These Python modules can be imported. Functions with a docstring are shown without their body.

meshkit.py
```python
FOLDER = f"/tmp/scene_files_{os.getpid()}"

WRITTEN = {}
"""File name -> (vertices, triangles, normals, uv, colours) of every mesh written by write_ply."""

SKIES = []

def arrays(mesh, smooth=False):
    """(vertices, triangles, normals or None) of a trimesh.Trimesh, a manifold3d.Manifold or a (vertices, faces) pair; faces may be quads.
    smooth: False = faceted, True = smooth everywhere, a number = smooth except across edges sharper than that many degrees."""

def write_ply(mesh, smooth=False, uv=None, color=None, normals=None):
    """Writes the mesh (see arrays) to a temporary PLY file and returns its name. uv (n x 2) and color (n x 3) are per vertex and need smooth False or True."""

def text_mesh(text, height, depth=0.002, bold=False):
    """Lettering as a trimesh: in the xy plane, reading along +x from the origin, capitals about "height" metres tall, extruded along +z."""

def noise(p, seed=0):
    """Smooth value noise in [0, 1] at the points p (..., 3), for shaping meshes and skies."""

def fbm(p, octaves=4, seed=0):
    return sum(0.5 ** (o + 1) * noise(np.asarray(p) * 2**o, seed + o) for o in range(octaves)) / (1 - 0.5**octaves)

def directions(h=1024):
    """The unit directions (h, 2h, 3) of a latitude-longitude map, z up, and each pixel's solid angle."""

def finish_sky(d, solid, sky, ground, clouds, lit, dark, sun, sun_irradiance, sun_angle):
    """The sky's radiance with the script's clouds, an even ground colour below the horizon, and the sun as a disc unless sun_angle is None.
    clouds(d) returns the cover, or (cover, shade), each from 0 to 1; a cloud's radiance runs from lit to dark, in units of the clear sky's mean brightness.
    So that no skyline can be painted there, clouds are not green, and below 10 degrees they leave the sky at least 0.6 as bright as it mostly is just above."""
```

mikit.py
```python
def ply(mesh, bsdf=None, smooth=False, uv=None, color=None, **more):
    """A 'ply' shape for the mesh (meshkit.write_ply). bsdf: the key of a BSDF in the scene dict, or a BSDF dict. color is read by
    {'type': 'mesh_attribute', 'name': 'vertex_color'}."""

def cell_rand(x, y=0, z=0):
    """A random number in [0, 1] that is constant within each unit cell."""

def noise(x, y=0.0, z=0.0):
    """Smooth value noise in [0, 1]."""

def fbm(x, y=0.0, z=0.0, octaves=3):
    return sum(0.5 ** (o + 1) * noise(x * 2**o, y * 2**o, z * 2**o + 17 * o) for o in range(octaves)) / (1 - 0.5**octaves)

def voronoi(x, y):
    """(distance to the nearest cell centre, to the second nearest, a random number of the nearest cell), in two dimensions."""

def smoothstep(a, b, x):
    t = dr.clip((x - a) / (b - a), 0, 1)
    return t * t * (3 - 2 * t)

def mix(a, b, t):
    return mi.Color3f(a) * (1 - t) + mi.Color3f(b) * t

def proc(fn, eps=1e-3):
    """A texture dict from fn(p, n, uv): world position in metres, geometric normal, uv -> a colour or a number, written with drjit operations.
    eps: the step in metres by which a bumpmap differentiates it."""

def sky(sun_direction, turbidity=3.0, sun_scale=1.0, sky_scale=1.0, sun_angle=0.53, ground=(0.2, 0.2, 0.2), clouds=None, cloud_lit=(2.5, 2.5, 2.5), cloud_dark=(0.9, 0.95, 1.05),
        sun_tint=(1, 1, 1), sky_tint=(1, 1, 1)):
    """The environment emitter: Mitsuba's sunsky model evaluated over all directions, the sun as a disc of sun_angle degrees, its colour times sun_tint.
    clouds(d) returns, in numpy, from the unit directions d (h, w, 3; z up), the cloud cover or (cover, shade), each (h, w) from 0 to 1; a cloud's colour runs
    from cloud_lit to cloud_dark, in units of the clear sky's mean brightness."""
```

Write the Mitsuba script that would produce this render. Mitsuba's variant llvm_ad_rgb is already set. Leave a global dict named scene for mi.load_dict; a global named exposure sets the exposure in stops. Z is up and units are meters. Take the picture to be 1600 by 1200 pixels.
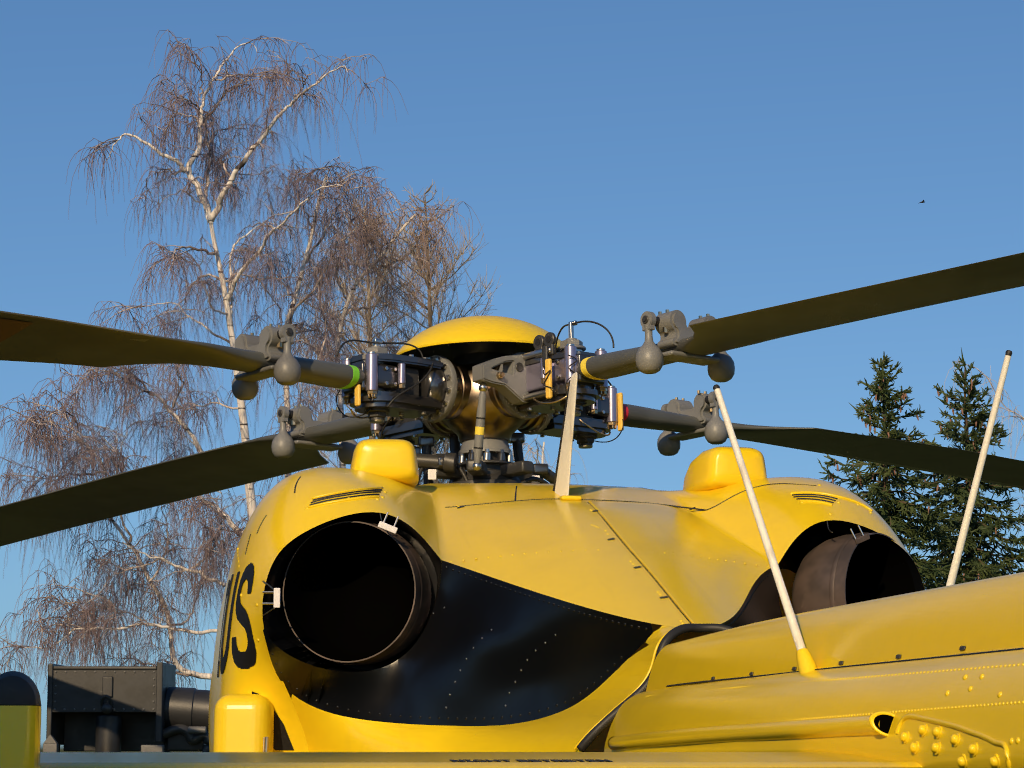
import math, random
import numpy as np, trimesh, mitsuba as mi, mikit, drjit as dr, manifold3d as m3
from meshkit import text_mesh, fbm as nfbm
from scipy.interpolate import CubicSpline, RBFInterpolator
from shapely.geometry import Polygon, LineString, Point
import shapely
T4 = mi.ScalarTransform4f
rng = np.random.default_rng(7)

# ------------------------------------------------------------------ camera, sky, exposure
CAM = np.array([-1.2485, -7.0, 2.35])
FWD = np.array([0.184732, 0.972274, 0.143375])
SUN = np.array([-0.466, -0.884, 0.47])
exposure = 1.58
scene = {'type': 'scene'}
scene['camera'] = {'type': 'perspective', 'fov': 23.17, 'fov_axis': 'x', 'near_clip': 0.05, 'far_clip': 9000.0,
                   'to_world': T4().look_at(origin=CAM.tolist(), target=(CAM + FWD).tolist(), up=[0, 0, 1])}
scene['sky'] = mikit.sky(SUN.tolist(), turbidity=3, sun_scale=1.0, sun_tint=(1.0, 0.97, 0.91), sky_tint=(0.63, 0.88, 1.23), ground=(0.09, 0.10, 0.05))
labels = {}

# ------------------------------------------------------------------ materials
noise, fbm, mix, sstep, proc = mikit.noise, mikit.fbm, mikit.mix, mikit.smoothstep, mikit.proc
def mat(name, d, two=True):
    scene[name] = {'type': 'twosided', 'bsdf': d} if two else d
def principled(c, r=0.4, **k):
    col = c if isinstance(c, dict) else {'type': 'rgb', 'value': list(c)}
    return {'type': 'principled', 'base_color': col, 'roughness': r, **k}
def gloss(c, a):
    col = c if isinstance(c, dict) else {'type': 'rgb', 'value': list(c)}
    return {'type': 'roughplastic', 'diffuse_reflectance': col, 'alpha': a, 'int_ior': 1.5, 'nonlinear': False, 'distribution': 'ggx'}
YEL = (0.88, 0.62, 0.012)
def yellow_fn(p, n, uv):
    dirt = sstep(0.55, 0.8, fbm(p.x*5, p.y*5, p.z*9, 4)) * 0.10 + noise(p.x*60, p.y*60, p.z*60)*0.03
    streak = sstep(0.60, 0.82, fbm(p.x*38, p.y*2.5, p.z*6, 3)) * 0.07
    return mix(YEL, (0.42, 0.27, 0.05), dirt + streak)
def wave(p, n, uv):
    return 0.5*fbm(p.x*5, p.y*5, p.z*5, 2) + 0.02*noise(p.x*90, p.y*90, p.z*90)
mat('yellow_paint', {'type': 'bumpmap', 'arbitrary': {**proc(wave, 4e-3)}, 'scale': 0.0018,
     'bsdf': gloss(proc(yellow_fn), 0.045)})
mat('yellow_bright', gloss(YEL, 0.10))
mat('black_gloss', {'type': 'bumpmap', 'arbitrary': {**proc(wave, 4e-3)}, 'scale': 0.0015, 'bsdf': gloss((0.003, 0.0035, 0.005), 0.06)})
mat('black_matt', principled((0.012, 0.012, 0.013), 0.6))
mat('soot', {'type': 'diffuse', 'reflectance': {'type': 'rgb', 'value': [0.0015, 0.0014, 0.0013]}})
mat('rubber', principled((0.015, 0.015, 0.015), 0.55))
def pipe_fn(p, n, uv):
    a = fbm(p.x*14, p.y*14, p.z*14, 4)
    return mix((0.13, 0.095, 0.08), (0.06, 0.048, 0.042), sstep(0.3, 0.7, a))
mat('burnt_steel', principled(proc(pipe_fn), 0.45, metallic=0.3))
def bronze_fn(p, n, uv):
    return mix((0.31, 0.245, 0.185), (0.17, 0.13, 0.10), sstep(0.35, 0.75, fbm(p.x*20, p.y*20, p.z*20, 3)))
mat('titanium', principled(proc(bronze_fn), 0.28, metallic=1.0))
def grey_fn(p, n, uv):
    return mix((0.225, 0.23, 0.228), (0.18, 0.18, 0.175), sstep(0.4, 0.8, fbm(p.x*9, p.y*9, p.z*9, 3)))
mat('grey_paint', gloss(proc(grey_fn), 0.20))
def blade_fn(p, n, uv):
    a = fbm(p.x*6, p.y*6, p.z*6, 4)
    return mix((0.080, 0.085, 0.080), (0.060, 0.062, 0.058), sstep(0.3, 0.75, a))
mat('blade_paint', principled(proc(blade_fn), 0.42, specular=0.5))
mat('erosion_grey', principled(proc(lambda p, n, uv: mix((0.15, 0.155, 0.15), (0.10, 0.10, 0.095), sstep(0.35, 0.7, fbm(p.x*10, p.y*10, p.z*10, 3)))), 0.40, specular=0.5))
mat('dark_chrome', principled((0.11, 0.108, 0.112), 0.16, metallic=0.85, specular=0.6, clearcoat=0.4))
mat('lavender_metal', principled((0.33, 0.31, 0.42), 0.32, metallic=0.8))
mat('steel', principled((0.55, 0.53, 0.50), 0.28, metallic=1.0))
mat('brass', principled((0.55, 0.42, 0.25), 0.3, metallic=1.0))
mat('dark_steel', principled((0.05, 0.05, 0.05), 0.45, metallic=0.4))
mat('strap_yellow', principled((0.75, 0.48, 0.08), 0.5))
mat('tape_green', principled((0.16, 0.50, 0.03), 0.45))
mat('tape_yellow', principled((0.75, 0.58, 0.06), 0.45))
mat('blade_brown', principled((0.11, 0.055, 0.03), 0.5))
mat('tape_red', principled((0.55, 0.02, 0.04), 0.45))
def white_fn(p, n, uv):
    return mix((0.74, 0.71, 0.62), (0.55, 0.50, 0.40), sstep(0.5, 0.8, fbm(p.x*30, p.y*30, p.z*8, 4)))
mat('white_paint', principled(proc(white_fn), 0.42))
mat('white_label', principled((0.75, 0.73, 0.75), 0.5))
mat('letter_black', gloss((0.010, 0.009, 0.008), 0.25))
def mach_fn(p, n, uv):
    return mix((0.021, 0.022, 0.025), (0.012, 0.012, 0.012), sstep(0.4, 0.7, fbm(p.x*12, p.y*12, p.z*12, 4)))
mat('machine_black', principled(proc(mach_fn), 0.45))
def bark_fn(p, n, uv):
    h = noise(p.x*4+p.y*3, p.y*4, p.z*26)
    pat = sstep(0.66, 0.80, h) * sstep(0.35, 0.6, noise(p.x*7, p.y*7, p.z*5))
    blot = sstep(0.70, 0.80, fbm(p.x*2.1, p.y*2.1, p.z*2.6, 3))
    c = mix((0.80, 0.76, 0.72), (0.60, 0.54, 0.49), noise(p.x*9, p.y*9, p.z*6))
    return mix(c, (0.05, 0.042, 0.04), dr.minimum(pat + blot, 1))
mat('birch_bark', principled(proc(bark_fn), 0.8, specular=0.2))
mat('birch_limb', principled(proc(lambda p, n, uv: mix((0.56, 0.48, 0.43), (0.16, 0.125, 0.115), sstep(0.35, 0.65, fbm(p.x*3, p.y*3, p.z*3, 3)))), 0.8, specular=0.2))
mat('birch_twig', principled((0.205, 0.155, 0.165), 0.7, specular=0.2))
mat('brown_twig', principled((0.27, 0.20, 0.175), 0.7, specular=0.2))
mat('larch_twig', principled((0.40, 0.34, 0.26), 0.7, specular=0.2))
mat('larch_bark', principled((0.19, 0.15, 0.11), 0.85, specular=0.1))
mat('spruce_bark', principled((0.10, 0.07, 0.05), 0.85, specular=0.1))
mat('spruce_needles', principled(proc(lambda p, n, uv: mix((0.032, 0.056, 0.020), (0.075, 0.098, 0.030), noise(p.x*2.4, p.y*2.4, p.z*2.4))), 0.6, specular=0.3))
mat('cone_brown', principled((0.24, 0.13, 0.09), 0.7, specular=0.2))
def grass_fn(p, n, uv):
    return mix(mix((0.060, 0.075, 0.022), (0.10, 0.095, 0.04), fbm(p.x*0.7, p.y*0.7, 0, 4)), (0.04, 0.055, 0.015), noise(p.x*14, p.y*14))
mat('grass', principled(proc(grass_fn), 0.9, specular=0.1))
mat('asphalt', principled(proc(lambda p, n, uv: mix((0.055, 0.053, 0.05), (0.085, 0.08, 0.072), fbm(p.x*3, p.y*3, 0, 4))), 0.85, specular=0.2))
mat('hangar_grey', principled((0.22, 0.22, 0.21), 0.7))
mat('hangar_door', principled((0.10, 0.12, 0.13), 0.6))
mat('bird_black', principled((0.02, 0.02, 0.02), 0.7))
mat('skid_grey', principled((0.12, 0.12, 0.12), 0.5))
mat('window_dark', principled((0.01, 0.012, 0.014), 0.08, specular=0.6, clearcoat=1.0))

# ------------------------------------------------------------------ helpers
def num(key):
    if key not in scene and key not in labels: return key
    i = 1
    while f'{key}_{i:03d}' in scene or f'{key}_{i:03d}' in labels: i += 1
    return f'{key}_{i:03d}'
def lab(key, label=None, cat=None, group=None, kind=None):
    d = {k: v for k, v in (('label', label), ('category', cat), ('group', group), ('kind', kind)) if v}
    if d: labels[key] = {**labels.get(key, {}), **d}
def add(name, mesh, bsdf, smooth=30, to_world=None, **lb):
    key = num(name)
    d = mesh if isinstance(mesh, dict) else mikit.ply(mesh, bsdf, smooth)
    d = dict(d)
    if isinstance(mesh, dict) and bsdf: d['bsdf'] = {'type': 'ref', 'id': bsdf}
    if to_world is not None: d['to_world'] = T4(np.asarray(to_world, float))
    scene[key] = d
    lab(key, **lb)
    return key
def cat(ms): return trimesh.util.concatenate([m for m in ms])
def tm(v, f): return trimesh.Trimesh(np.asarray(v, float), np.asarray(f, int), process=False)
def frame(z, x=None):
    z = np.asarray(z, float); z = z/np.linalg.norm(z)
    x = np.asarray(x if x is not None else ([1, 0, 0] if abs(z[0]) < 0.9 else [0, 1, 0]), float)
    x = x - z*(x@z); x /= np.linalg.norm(x)
    M = np.eye(4); M[:3, 0], M[:3, 1], M[:3, 2] = x, np.cross(z, x), z
    return M
def at(M, o):
    M = np.array(M, float); M[:3, 3] = o; return M
def tfm(m, M): m = m.copy(); m.apply_transform(M); return m
def lathe(prof, n=32, o=(0, 0, 0), axis=(0, 0, 1)):
    prof = np.asarray(prof, float); k = len(prof); a = np.linspace(0, 2*np.pi, n, endpoint=False)
    v = np.stack([prof[:, None, 0]*np.cos(a), prof[:, None, 0]*np.sin(a), prof[:, None, 1]*np.ones(n)], -1).reshape(-1, 3)
    f = []
    for i in range(k-1):
        for j in range(n):
            a0, b0 = i*n+j, i*n+(j+1) % n
            f += [[a0, b0, b0+n], [a0, b0+n, a0+n]]
    m = trimesh.Trimesh(v, f, process=False)
    m.merge_vertices(); m.update_faces(m.nondegenerate_faces()); m.remove_unreferenced_vertices()
    return tfm(m, at(frame(axis), o))
def cyl(a, b, r, n=20, r2=None, bev=0.0):
    a, b = np.asarray(a, float), np.asarray(b, float); L = np.linalg.norm(b-a); r2 = r if r2 is None else r2
    e = min(bev, L/3, r*0.4)
    prof = [(0, 0), (r-e, 0), (r, e), (r2, L-e), (r2-e, L), (0, L)] if e else [(0, 0), (r, 0), (r2, L), (0, L)]
    return lathe(prof, n, a, b-a)
def tube(pts, r, n=8, caps=True):
    pts = np.asarray(pts, float); k = len(pts); r = np.broadcast_to(np.asarray(r, float), (k,))
    t = np.gradient(pts, axis=0); t /= np.linalg.norm(t, axis=1, keepdims=True) + 1e-12
    ref = np.array([0, 0, 1.0]) if abs(t[:, 2]).mean() < 0.8 else np.array([1.0, 0.2, 0])
    u = np.cross(t, ref); u /= np.linalg.norm(u, axis=1, keepdims=True) + 1e-12; w = np.cross(t, u)
    a = np.linspace(0, 2*np.pi, n, endpoint=False)
    v = (pts[:, None] + r[:, None, None]*(np.cos(a)[None, :, None]*u[:, None] + np.sin(a)[None, :, None]*w[:, None])).reshape(-1, 3)
    i, j = np.meshgrid(np.arange(k-1), np.arange(n), indexing='ij'); i, j = i.ravel(), j.ravel()
    a0, b0 = i*n+j, i*n+(j+1) % n
    f = np.vstack([np.c_[a0, a0+n, b0+n], np.c_[a0, b0+n, b0]])
    if caps:
        v = np.vstack([v, pts[0], pts[-1]]); c0, c1 = len(v)-2, len(v)-1; q = np.arange(n)
        f = np.vstack([f, np.c_[np.full(n, c0), q, (q+1) % n], np.c_[np.full(n, c1), (k-1)*n+(q+1) % n, (k-1)*n+q]])
    return tm(v, f)
def spl(pts, n=24):
    pts = np.asarray(pts, float); t = np.r_[0, np.cumsum(np.linalg.norm(np.diff(pts, axis=0), axis=1))]
    return CubicSpline(t, pts)(np.linspace(0, t[-1], n)) if len(pts) > 2 else np.linspace(pts[0], pts[-1], n)
def rbox(sx, sy, sz, r, seg=12, M=None):
    s = m3.Manifold.sphere(r, seg)
    m = m3.Manifold.batch_hull([s.translate(((sx/2-r)*a, (sy/2-r)*b, (sz/2-r)*c)) for a in (-1, 1) for b in (-1, 1) for c in (-1, 1)]).to_mesh()
    t = tm(m.vert_properties[:, :3], m.tri_verts)
    return tfm(t, M) if M is not None else t
def bx(c, s, r=None, M=None):
    c = np.asarray(c, float); r = min(s)*0.12 if r is None else r
    t = rbox(*s, r, 8); t.apply_translation(c)
    return tfm(t, M) if M is not None else t
def prism(poly, h, z0=0.0, bev=0.0):
    p = poly if isinstance(poly, Polygon) else Polygon(poly)
    if bev <= 0:
        m = trimesh.creation.extrude_polygon(p, h, engine='earcut')
        m.apply_translation([0, 0, z0]); return m
    cs = lambda q: m3.CrossSection([np.asarray(c.coords)[:-1] for c in [q.exterior, *q.interiors]], m3.FillRule.EvenOdd)
    big, small = cs(p), cs(p).offset(-bev, m3.JoinType.Round)
    mid = big.extrude(h-2*bev).translate((0, 0, bev)); full = small.extrude(h)
    m = (mid + full).to_mesh()
    t = tm(m.vert_properties[:, :3], m.tri_verts); t.apply_translation([0, 0, z0]); return t
def grid_mesh(G, close=False):
    a, b = G.shape[:2]
    v = G.reshape(-1, 3); bb = b if close else b-1
    i, j = np.meshgrid(np.arange(a-1), np.arange(bb), indexing='ij'); i, j = i.ravel(), j.ravel(); j2 = (j+1) % b
    f = np.vstack([np.c_[i*b+j, i*b+j2, (i+1)*b+j2], np.c_[i*b+j, (i+1)*b+j2, (i+1)*b+j]])
    return tm(v, f)
def mirror(m):
    m = m.copy(); m.vertices[:, 0] = 2*XC - m.vertices[:, 0]; m.faces = m.faces[:, ::-1]; return m
def patch(poly3, interior, res=0.02, smooth=0.0, push=None, holes=()):
    """a sheet y = f(x, z) through the given points, bounded by the outline"""
    P3 = np.asarray(poly3, float); I3 = np.asarray(interior, float).reshape(-1, 3)
    H3 = [np.asarray(h, float) for h in holes]
    A = np.vstack([P3, I3, *H3]); _, ui = np.unique(np.round(A[:, [0, 2]], 4), axis=0, return_index=True); A = A[np.sort(ui)]
    f = RBFInterpolator(A[:, [0, 2]], A[:, 1], kernel='thin_plate_spline', smoothing=smooth)
    pg = Polygon(P3[:, [0, 2]], [h[:, [0, 2]] for h in H3]).buffer(0)
    if pg.geom_type != 'Polygon': pg = max(pg.geoms, key=lambda q: q.area)
    v, fc = trimesh.creation.triangulate_polygon(shapely.segmentize(pg, res), engine='earcut')
    m = tm(np.c_[v, np.zeros(len(v))], fc)
    # regular refinement: clip a grid against the outline
    x0, z0, x1, z1 = pg.bounds; cells = []
    for i in range(int((x1-x0)/res)+1):
        for k in range(int((z1-z0)/res)+1):
            c = shapely.box(x0+i*res, z0+k*res, x0+(i+1)*res, z0+(k+1)*res)
            q = pg.intersection(c)
            for g in getattr(q, 'geoms', [q]):
                if g.geom_type == 'Polygon' and g.area > 1e-9:
                    if g.area > 0.999*res*res:
                        xx0, zz0, xx1, zz1 = g.bounds
                        vv = np.array([[xx0, zz0], [xx1, zz0], [xx1, zz1], [xx0, zz1]]); ff = np.array([[0, 1, 2], [0, 2, 3]])
                    else:
                        vv, ff = trimesh.creation.triangulate_polygon(g, engine='earcut')
                    cells.append(tm(np.c_[vv, np.zeros(len(vv))], ff))
    m = cat(cells); m.merge_vertices(digits_vertex=6)
    xz = m.vertices[:, :2].copy(); y = f(xz)
    return tm(np.c_[xz[:, 0], y, xz[:, 1]], m.faces)
def snap_x(mesh, pts, d=(1, 0, 0)):
    """moves points along d on to the mesh"""
    ri = trimesh.ray.ray_triangle.RayMeshIntersector(mesh); pts = np.asarray(pts, float)
    loc, ir, it = ri.intersects_location(pts, np.tile(np.asarray(d, float), (len(pts), 1)), multiple_hits=False)
    out = pts.copy(); ok = np.zeros(len(pts), bool); nrm = np.tile(-np.asarray(d, float), (len(pts), 1))
    out[ir] = loc; ok[ir] = True; fn = mesh.face_normals[it]
    fn = fn * np.where((fn@np.asarray(d, float)) > 0, -1, 1)[:, None]; nrm[ir] = fn
    return out, nrm, ok
def nearest_n(mesh, pts):
    c = mesh.triangles_center; from_ = trimesh.proximity
    from scipy.spatial import cKDTree
    k = cKDTree(c).query(pts)[1]; n = mesh.face_normals[k]
    v = CAM - np.asarray(pts); n = n*np.where((n*v).sum(1) < 0, -1, 1)[:, None]
    return n
def rivets(mesh, pts, r=0.0035, h=0.6):
    pts = np.asarray(pts, float); n = nearest_n(mesh, pts); dome = lathe([(r*1.15, -0.3*r), (r, 0.15*r), (r*0.75, h*r*0.75), (r*0.35, h*r), (0, h*r*1.02)], 8)
    return cat([tfm(dome, at(frame(b), a)) for a, b in zip(pts, n)])
def dots(pts, step):
    ls = LineString(np.asarray(pts)); out = []
    P_ = np.asarray(pts, float); t = np.r_[0, np.cumsum(np.linalg.norm(np.diff(P_, axis=0), axis=1))]
    s = np.linspace(0, t[-1], max(int(t[-1]/step), 1)+1)
    return np.stack([np.interp(s, t, P_[:, k]) for k in range(3)], 1)
Z0 = 2.35
XC = -0.018
labels['helicopter'] = {'label': 'yellow rescue helicopter seen from behind with its four bladed rotor at rest', 'category': 'helicopter'}
H = 'helicopter__'

# ------------------------------------------------------------------ ground
def ground_sheet():
    rad = np.r_[0, 3, 6, 10, 16, 25, 40, 60, 90, 140, 220, 400, 800, 1600, 3500]; n = 72
    a = np.linspace(0, 2*np.pi, n, endpoint=False); g = []
    for r in rad:
        x, y = r*np.cos(a), r*np.sin(a)
        z = -0.012*np.maximum(r-80, 0)**1.0*np.ones(n)
        z = z + (0.12*(nfbm(np.stack([x*0.03, y*0.03, 0*x], -1), 3, 3)-0.5) if r > 10 else 0)
        g.append(np.stack([x, y, z], -1))
    return grid_mesh(np.array(g), True)
add('ground', ground_sheet(), 'grass', True, kind='structure')

# ------------------------------------------------------------------ upper cowling (loft, left half; the right half mirrors it)
def zz(pts): return [(x, y, z+Z0) for x, y, z in pts]
S0 = zz([(-.70, -.15, -.35), (-.74, -.15, -.08), (-.76, -.15, .13), (-.72, -.15, .38), (-.62, -.15, .51), (-.5, -.15, .56), (-.38, -.15, .58), (-.28, -.15, .595), (-.14, -.15, .612), (XC, -.15, .617)])
S1 = zz([(-.80, -.97, -.35), (-.832, -.97, -.02), (-.825, -.97, .23), (-.79, -.97, .43), (-.70, -.97, .585), (-.55, -.97, .637), (-.42, -.97, .637), (-.30, -.97, .629), (-.15, -.97, .637), (XC, -.97, .639)])
S2 = zz([(-.80, -1.25, -.35), (-.838, -1.25, .02), (-.826, -1.25, .28), (-.79, -1.25, .46), (-.70, -1.25, .605), (-.57, -1.25, .640), (-.43, -1.25, .607), (-.335, -1.25, .540), (-.17, -1.26, .568), (XC, -1.26, .575)])
S3 = zz([(-.795, -1.36, -.35), (-.833, -1.36, .03), (-.822, -1.36, .28), (-.785, -1.36, .45), (-.69, -1.37, .585), (-.555, -1.38, .610), (-.435, -1.38, .568), (-.350, -1.37, .500), (-.18, -1.39, .534), (XC, -1.40, .545)])
T = [(-.66, -1.50, Z0-.35), (-0.7018,-1.52,2.4605), (-0.7684,-1.6,2.6161), (-0.753,-1.61,2.7328), (-0.6923,-1.63,2.8012), (-0.5353,-1.65,2.8506), (-0.44,-1.67,2.8033), (-0.394,-1.69,2.7457), (-0.232,-2,2.655), (XC, -2.37, Z0+.222)]
T[1:5] = [tuple(p) for p in T[1:5]]
def cross(row, na=64, nb=24):
    row = np.asarray(row, float)
    a, b = row[:8], row[7:]
    ta = np.r_[0, np.cumsum(np.linalg.norm(np.diff(a, axis=0), axis=1))]; ta /= ta[-1]
    A = CubicSpline(np.linspace(0, 1, 8)*0.5 + ta*0.5, a)(np.linspace(0, 1, na))
    m = b[:-1][::-1].copy(); m[:, 0] = 2*XC - m[:, 0]; B = np.vstack([b, m])
    tb = np.r_[0, np.cumsum(np.linalg.norm(np.diff(B, axis=0), axis=1))]
    Bs = CubicSpline(tb, B)(np.linspace(0, tb[-1]/2, nb))
    return np.vstack([A, Bs[1:]])
rows = np.array([cross(r) for r in (S0, S1, S2, S3, T)])
def along(rows, n):
    k = rows.shape[0]; d = np.linalg.norm(np.diff(rows, axis=0), axis=2).mean(1); t = np.r_[0, np.cumsum(d)]
    cs = CubicSpline(t, rows, axis=0, bc_type='natural')
    tt = np.unique(np.r_[np.linspace(0, t[1], 8), np.linspace(t[1], t[2], 12), np.linspace(t[2], t[3], 8), np.linspace(t[3], t[4], n)])
    return cs(tt)
CG = along(rows, 28)
cowl = grid_mesh(CG)
SURF = {'cowl': cat([cowl, mirror(cowl)])}
Tc = CG[-1]                                                     # trailing edge: first the opening, from index 63 the black panel's top edge
# ------------------------------------------------------------------ black heat shield below the opening, and the yellow lip under it
low_arc = [(-0.7684,-1.6,2.6161), (-0.7504,-1.605,2.5748), (-0.7077,-1.61,2.5407), (-0.6459,-1.615,2.5163), (-0.5772,-1.62,2.5069), (-0.5091,-1.63,2.518), (-0.4489,-1.645,2.5618), (-0.4138,-1.66,2.6233), (-0.3977,-1.68,2.6843), (-0.394,-1.69,2.7457)]
Lc = [(-0.7674,-1.592,2.5958), (-0.7442,-1.56,2.5284), (-0.7024,-1.525,2.4674), (-0.6376,-1.55,2.4284), (-0.5599,-1.6,2.4074), (-0.4601,-1.68,2.3959), (-0.3679,-1.79,2.3912), (-0.2814,-1.91,2.3943), (-0.199,-2.03,2.4203), (-0.1552,-2.13,2.4593), (-0.1215,-2.21,2.505), (-0.0972,-2.27,2.5403), (-0.0839,-2.32,2.5654)]
Lcs = spl(Lc, 60)
low_s = spl(low_arc, 40)
top_edge = [p for p in Tc[63:] if p[0] < Lc[-1][0]]
bp_outline = np.vstack([Lcs, np.array(top_edge)[::-1], low_s[::-1][1:-1]])
black_pts = [(-0.3262,-1.86,2.5677), (-0.3904,-1.76,2.4637), (-0.483,-1.645,2.4589), (-0.2273,-1.975,2.4857), (-0.1851,-2.09,2.5594), (-0.6386,-1.555,2.467)]
panel = patch(bp_outline, black_pts, 0.018, smooth=1e-5)
lip_low = [(-0.2534,-2.43,2.3418), (-.20, -2.36, Z0-.20), (-.30, -2.1, Z0-.30), (-.48, -1.75, Z0-.34), (-.66, -1.50, Z0-.35)]
gas = [(-0.0344,-2.43,2.567), (-0.0793,-2.45,2.555), (-0.1018,-2.46,2.5306), (-0.1119,-2.46,2.4973), (-0.1293,-2.46,2.4641), (-0.1613,-2.455,2.4323), (-0.203,-2.45,2.3969), (-0.2534,-2.43,2.3418)]
gas_s = spl(gas, 40)
Tl = [p for p in CG[-1][:63]]
side_edge = np.array([q for q in Tl if q[2] < Lc[2][2]])          # the cowling's rear edge from the bottom up to the panel
tipT = np.array([q for q in Tc[63:] if q[0] > Lc[-1][0] + .004])
lip_outline = np.vstack([side_edge, Lcs[(Lcs[:, 2] < 99) & (np.arange(60) >= 8)], tipT, gas_s, np.array(lip_low)[1:-1]])
lip = patch(lip_outline, [(-0.3966,-1.8,2.3699), (-0.1557,-2.3,2.4411), (-0.1167,-2.4,2.4992)], 0.02, smooth=1e-5)
SURF['panel'] = panel; SURF['lip'] = lip
# ------------------------------------------------------------------ tail boom (stations along y, half sections from the top down)
def boom_sections(prof, ys, sx, zt):
    out = []
    for y, s, t in zip(ys, sx, zt):
        out.append([(XC + x*s, y, Z0 + z + t) for x, z in prof])
    return np.array(out)
cov = [(0, .214), (-.075, .212), (-.098, .207), (-.113, .195), (-.124, .178), (-.137, .145), (-.146, .113)]
ys = [-2.50, -2.8, -3.4, -4.2, -5.2, -6.2]
def sect(prof, n=40):
    prof = np.asarray(prof, float); t = np.r_[0, np.cumsum(np.linalg.norm(np.diff(prof, axis=0), axis=1))]
    from scipy.interpolate import PchipInterpolator
    return PchipInterpolator(t, prof)(np.linspace(0, t[-1], n))
cover_half = boom_sections(sect(cov, 40), np.linspace(-2.5, -6.2, 14), np.interp(np.linspace(-2.5, -6.2, 14), [-6.2, -3.5, -2.9, -2.46], [.93, .97, .945, .86]), np.interp(np.linspace(-2.5, -6.2, 14), [-6.2, -3.2, -2.46], [.0, -.010, -.024]))
c0 = cover_half[0]; fr = []
for k, (s, dy) in enumerate([(0.80, .035), (0.92, .028), (0.98, .012)]):  # rounded front end
    q = c0.copy(); q[:, 0] = XC + (q[:, 0]-XC)*s; q[:, 2] = Z0+.09 + (q[:, 2]-Z0-.09)*(0.5+0.5*s); q[:, 1] += dy; fr.append(q)
cover_half = np.vstack([np.array(fr), cover_half])
cover = cat([grid_mesh(cover_half), mirror(grid_mesh(cover_half))])
tub = [(0, .100), (-.150, .104), (-.168, .100), (-.205, .080), (-.236, .03), (-.247, -.005), (-.247, -.016), (-.226, -.026), (-.205, -.05), (-.185, -.11), (-.11, -.18), (0, -.205)]
tub2 = [(0, .100), (-.150, .104), (-.168, .100), (-.205, .080), (-.236, .03), (-.247, -.005), (-.250, -.018), (-.240, -.05), (-.20, -.12), (-.11, -.185), (0, -.205)]
by = np.linspace(-2.46, -6.2, 30); bsx = np.interp(by, [-6.2, -3.5, -2.9, -2.65, -2.46], [.80, .955, .915, .865, .79]); bzt = np.linspace(-.005, .02, 30)
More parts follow.
